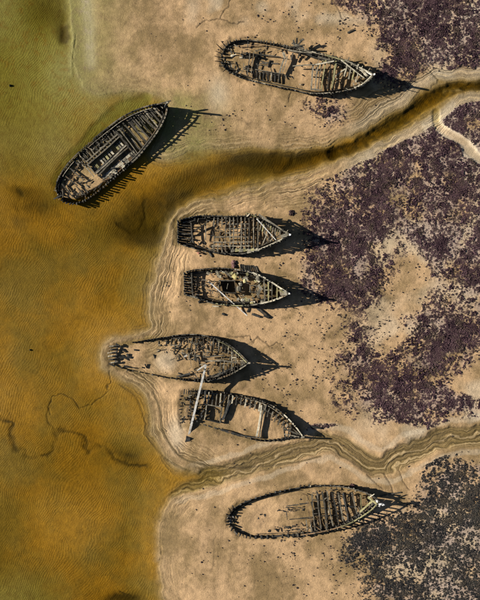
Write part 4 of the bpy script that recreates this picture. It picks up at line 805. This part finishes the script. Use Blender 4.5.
# ---------------------------------------------------------------- lowest wreck
w = Wreck('shipwreck', 'lowest wreck, leaf-shaped ring of rib stumps with a white lump at its bow',
    [(228.5, 519), (232, 511.5), (240, 505.5), (250, 501), (262, 497), (275, 493.5), (290, 490), (305, 487.5), (320, 486), (340, 486.5), (355, 489.5), (368, 494), (379, 501.5)],
    [(228.5, 519), (231.5, 527.5), (240, 533.5), (250, 536.5), (262, 537), (275, 536.5), (290, 535.5), (305, 534.5), (320, 532), (335, 528.5), (350, 523), (360, 517.5), (371, 510), (379, 501.5)],
    [(0, 1.1), (.2, .85), (.45, .85), (.7, 1.6), (.85, 2.5), (1, 3.6)], inset=((0, .95), (.5, .9), (.8, .8), (1, .55)))
w.ribs(1.02, .06, .56, ext=(.0, .3), miss=.02, mats='dkk', w=.3, d=.42, out=.3); w.ribs(.62, 0, .1, ext=(.1, .5), mats='kkd', out=.25); w.ribs(.9, .56, .97, ext=(.0, .35), mats='kdg', out=.15)
w.ribs(.9, .7, .97, sides=(-1,), ext=(.3, .8), mats='py', w=.14, d=.14, miss=.3, out=.3)
w.strakes((1, -1), .0, .56, .2, .85, 3, mats='kk', miss=.08, seglen=(.06, .2), thick=.14); w.ceiling((1, -1), .0, .5, .3, .7, 1, 'kk', .3); w.strakes((1, -1), .56, .995, .05, .84, 4, mats='kkd', miss=.04)
w.rail((-1,), .72, .985, .22, .12, .1, 'y', 3); w.rail((1,), .6, .97, .18, .12, .05, 'd', 4, miss=.1); w.rail((-1,), .48, .74, .2, .12, .0, 'b', 3)
for a, b in [((231, 516), (226, 514)), ((230, 520), (225.5, 522)), ((230.5, 524), (226, 525)), ((233, 528), (231, 531)), ((237, 532), (236, 535.5)), ((243, 535), (244, 538)), ((231.5, 513), (228.5, 508)), ((234, 509), (232.5, 505.5))]: beam('rib', at(*a, .5), at(*b, 1.3), .22, .22, M['k'], w.o, 0, .7)
for a in [(286, 506, 298, 504.5, .3, .35, .2, .3, 'd'), (299, 504, 311, 502.5, .4, .35, .22, .3, 'k'), (286.5, 519.5, 300, 518.5, .3, .4, .2, .3, 'k'), (299.5, 518.2, 312, 517, .4, .4, .24, .3, 'd'), (285, 506, 287, 519.5, .3, .35, .18, .3, 'k'), (301, 503.5, 301.2, 518, .15, .15, .18, .12, 'b'), (278, 506.5, 286, 505.5, .2, .2, .2, .2, 'd'), (277, 522.5, 287, 520, .2, .2, .25, .2, 'd'), (311, 502, 315, 518, .9, .8, .24, .3, 'k')]: w.line(*a)
for i, (x0, y0, x1, y1) in enumerate([(312, 494, 315, 530), (317, 492, 321, 529), (322, 491.5, 327, 528), (327, 491, 333, 526), (332, 492.5, 339, 525.5), (338, 493, 343, 521), (343, 493.5, 348, 519), (352, 493, 357, 514)]):
    z = 1.1 + i * .12; w.line(x0, y0, x1, y1, z, z, .26, .24, 'gddgdgk'[i % 7])
for i, x in enumerate([306, 310.5, 315, 320, 325, 330]): w.line(x, 519.5, x + 1.5, 531, .9, .9, .24, .22, 'gd'[i % 2])
for a in [(313, 500, 330, 500.5), (314, 508, 334, 509), (315, 516, 336, 515)]: w.line(*a, 1.15, 1.25, .18, .16, 'd', 'carling')
w.line(360.5, 495, 361.5, 509, 2., 1.9, .3, .2, 'y'); w.line(333, 505, 358, 507, 1.4, 1.8, .24, .2, 'k'); w.line(373, 500, 360, 512, 3.0, 2.2, .3, .2, 'y'); w.line(368, 497, 376, 503.5, 3.0, 3.2, .4, .2, 'y', 'breasthook')
for a, m_ in [((369.5, 497, 374.3, 494), 'w'), ((358.5, 517.5, 360.5, 522), 'w')]: w.line(*a, 3.4 if a[0] > 365 else 2.6, 3.8 if a[0] > 365 else 2.3, .16, .14, 'p', 'broken_timber')
for a in [(246, 513.5, 248.5, 521, .3, .2), (244, 516, 247, 517.5, .3, .3), (246, 524, 249, 527, .3, .2), (243, 513, 245, 514, .2, .2), (258, 519, 259.5, 514.5, .4, .2), (259.5, 514.5, 264, 514, .4, .3), (264, 514, 266, 517.5, .4, .3), (266, 517.5, 263, 521, .3, .3), (263, 521, 262, 525, .3, .2), (259, 520, 263, 521, .3, .2), (269.5, 515, 272.5, 523, .3, .2), (268, 510, 272, 514, .15, .1), (275, 521, 282, 520, .2, .1), (258, 505, 260, 508, .1, .1), (275.5, 529, 278, 531.5, .5, .3), (268, 532, 270, 529.5, .4, .3)]:
    beam('broken_timber', at(a[0], a[1], a[4]), at(a[2], a[3], a[5]), .26, .25, M['k'], w.o)
w.rubble(26, .33, .55, .5, .8, ln=(.2, .9), z=(.0, .3), mats='kkd', along=.9); w.rubble(18, .33, .52, -.25, .0, ln=(.2, .7), z=(.0, .2), mats='kkd', along=.95); w.rubble(50, .52, .74, -.85, .9, ln=(.3, 1.2), z=(.3, 1.), mats='dgkb'); w.rubble(30, .45, .7, .7, .97, ln=(.4, 1.3), z=(.3, .9), mats='dbkg'); w.rubble(30, .74, .95, -.8, .8, ln=(.3, 1.1), z=(.4, 1.4), mats='kdbg'); w.rubble(20, .0, .07, -.8, .8, ln=(.4, 1.), z=(.2, .6), mats='kkdw')
w.stem((374, 503.5), (379, 502), 4.6, .4, 'k')
for x, y, r in [(377.5, 501.3, (.5, .42, .3)), (380.5, 504, (.62, .5, .35)), (383.5, 504.7, (.5, .35, .3)), (379.5, 506, (.35, .3, .25))]: lump('tarpaulin', at(x, y, 4.1), tuple(q * .62 for q in r), M['w'], w.o, seed=int(x))

# ---------------------------------------------------------------- loose pieces on the sand
G = 'loose driftwood timbers on the sand'
def drift(x1, y1, x2, y2, wd, label, m_='k', z=.15):
    a, b = at(x1, y1, 0), at(x2, y2, 0); a.z = ground_z(a.x, a.y) + z * .5; b.z = ground_z(b.x, b.y) + z
    c = (a + b) / 2; e = bpy.data.objects.new('driftwood_timber', None)
    o = sweep('driftwood_timber', [a, a.lerp(b, .5) + Vector((0, 0, .03)), b], wd, wd * .8, Z, M[m_], None, .85, .1)
    for v_ in o.data.vertices: v_.co -= c
    o.location = c; bpy.data.objects.remove(e); tag(o, label, 'driftwood', G); return o
hs_ = bpy.data.objects.new('fallen_hull_section', None); COL.objects.link(hs_); c_ = at(248, 267); hs_.location = (c_.x, c_.y, ground_z(c_.x, c_.y)); tag(hs_, 'collapsed dark piece of hull side lying against the pale-railed wreck', 'wreckage')
for k in range(9): beam('rib', at(240.5 + k * 1.9, 264.2 + k * .25, .35), at(241 + k * 2.1, 270 + k * .3, .5), .22, .2, M['kkd'[k % 3]], hs_)
for k in range(4): beam('hull_plank', at(240 + k, 265.3 + k * 1.4, .22), at(254 + k * 1.4, 265.8 + k * 1.5, .3), .24, .1, M['kd'[k % 2]], hs_)
for a in [(250, 306.5, 259, 307.5, .3, 'dark timber lying nearest the hull below the foam-strewn wreck', 'k'), (257, 308, 268, 317, .5, 'thickest black beam below the foam-strewn wreck, knob at its outer end', 'k'), (252, 314, 260, 317, .4, 'short black plank below the foam-strewn wreck, parallel to the thick beam', 'k'), (249, 308, 247, 312, .28, 'stub of timber beside the end of the thin white pole', 'd'), (264, 315, 269, 317.5, .6, 'blunt dark block at the far end of the thick black beam', 'k'),
          (198.5, 302, 201, 300, .3, 'small dark timber touching the lower stern side of the foam-strewn wreck', 'k'), (212.5, 306, 219, 306.5, .25, 'pale plank fallen beside the lower side of the foam-strewn wreck', 'p'), (222, 313.5, 225, 315, .4, 'small black block alone on the sand below the foam-strewn wreck', 'k'),
          (380, 495, 400, 491.5, .25, 'thin dark stick on the sand to the right of the lowest bow', 'd'), (311, 426, 321, 428, .4, 'dark timber half in weed to the right of the sand-filled wreck', 'k'), (196, 251, 203, 254, .3, 'brown plank on the sand between the close pair of wrecks', 'b'), (234.5, 254.5, 246, 256.5, .5, 'black timber lying under the lower side of the lattice-decked wreck', 'k'),
          (347, 33.5, 353, 30.5, .3, 'single dark plank on the sand above the top wreck', 'd'), (209, 252.5, 212, 257, .25, 'short slanted stick below the lattice-decked wreck', 'k')]:
    drift(a[0], a[1], a[2], a[3], a[4], a[5], a[6])
def rock(x, y, r, label, m_, nm='boulder', cat='stone'):
    o = lump(nm, Vector((0, 0, 0)), r, m_, None, 3 if nm == 'weed_clump' else 2, seed=int(x)); p = at(x, y, 0); o.location = (p.x, p.y, ground_z(p.x, p.y) + r[2] * .35); tag(o, label, cat)
rock(234, 264, (.5, .6, .3), 'purplish round weed clump between the two close wrecks', M['wd'], 'weed_clump', 'seaweed')
rock(351.5, 485.5, (.5, .45, .35), 'reddish brown weed clump against the upper side of the lowest wreck', M['wd'], 'weed_clump', 'seaweed')
rock(291.5, 213, (.45, .5, .25), 'dark weed clump alone on the sand above the lattice-decked bow', M['wd'], 'weed_clump', 'seaweed')
rock(198.5, 253, (.28, .22, .2), 'small reddish stone on the sand below the lattice-decked stern', M['rd'])
rock(10, 85, (.26, .26, .25), 'lone black stone standing in the shallow water at the left edge', M['k'])
rock(30, 350, (.2, .2, .2), 'tiny black stone in the golden water left of the loose stern ribs', M['k'])
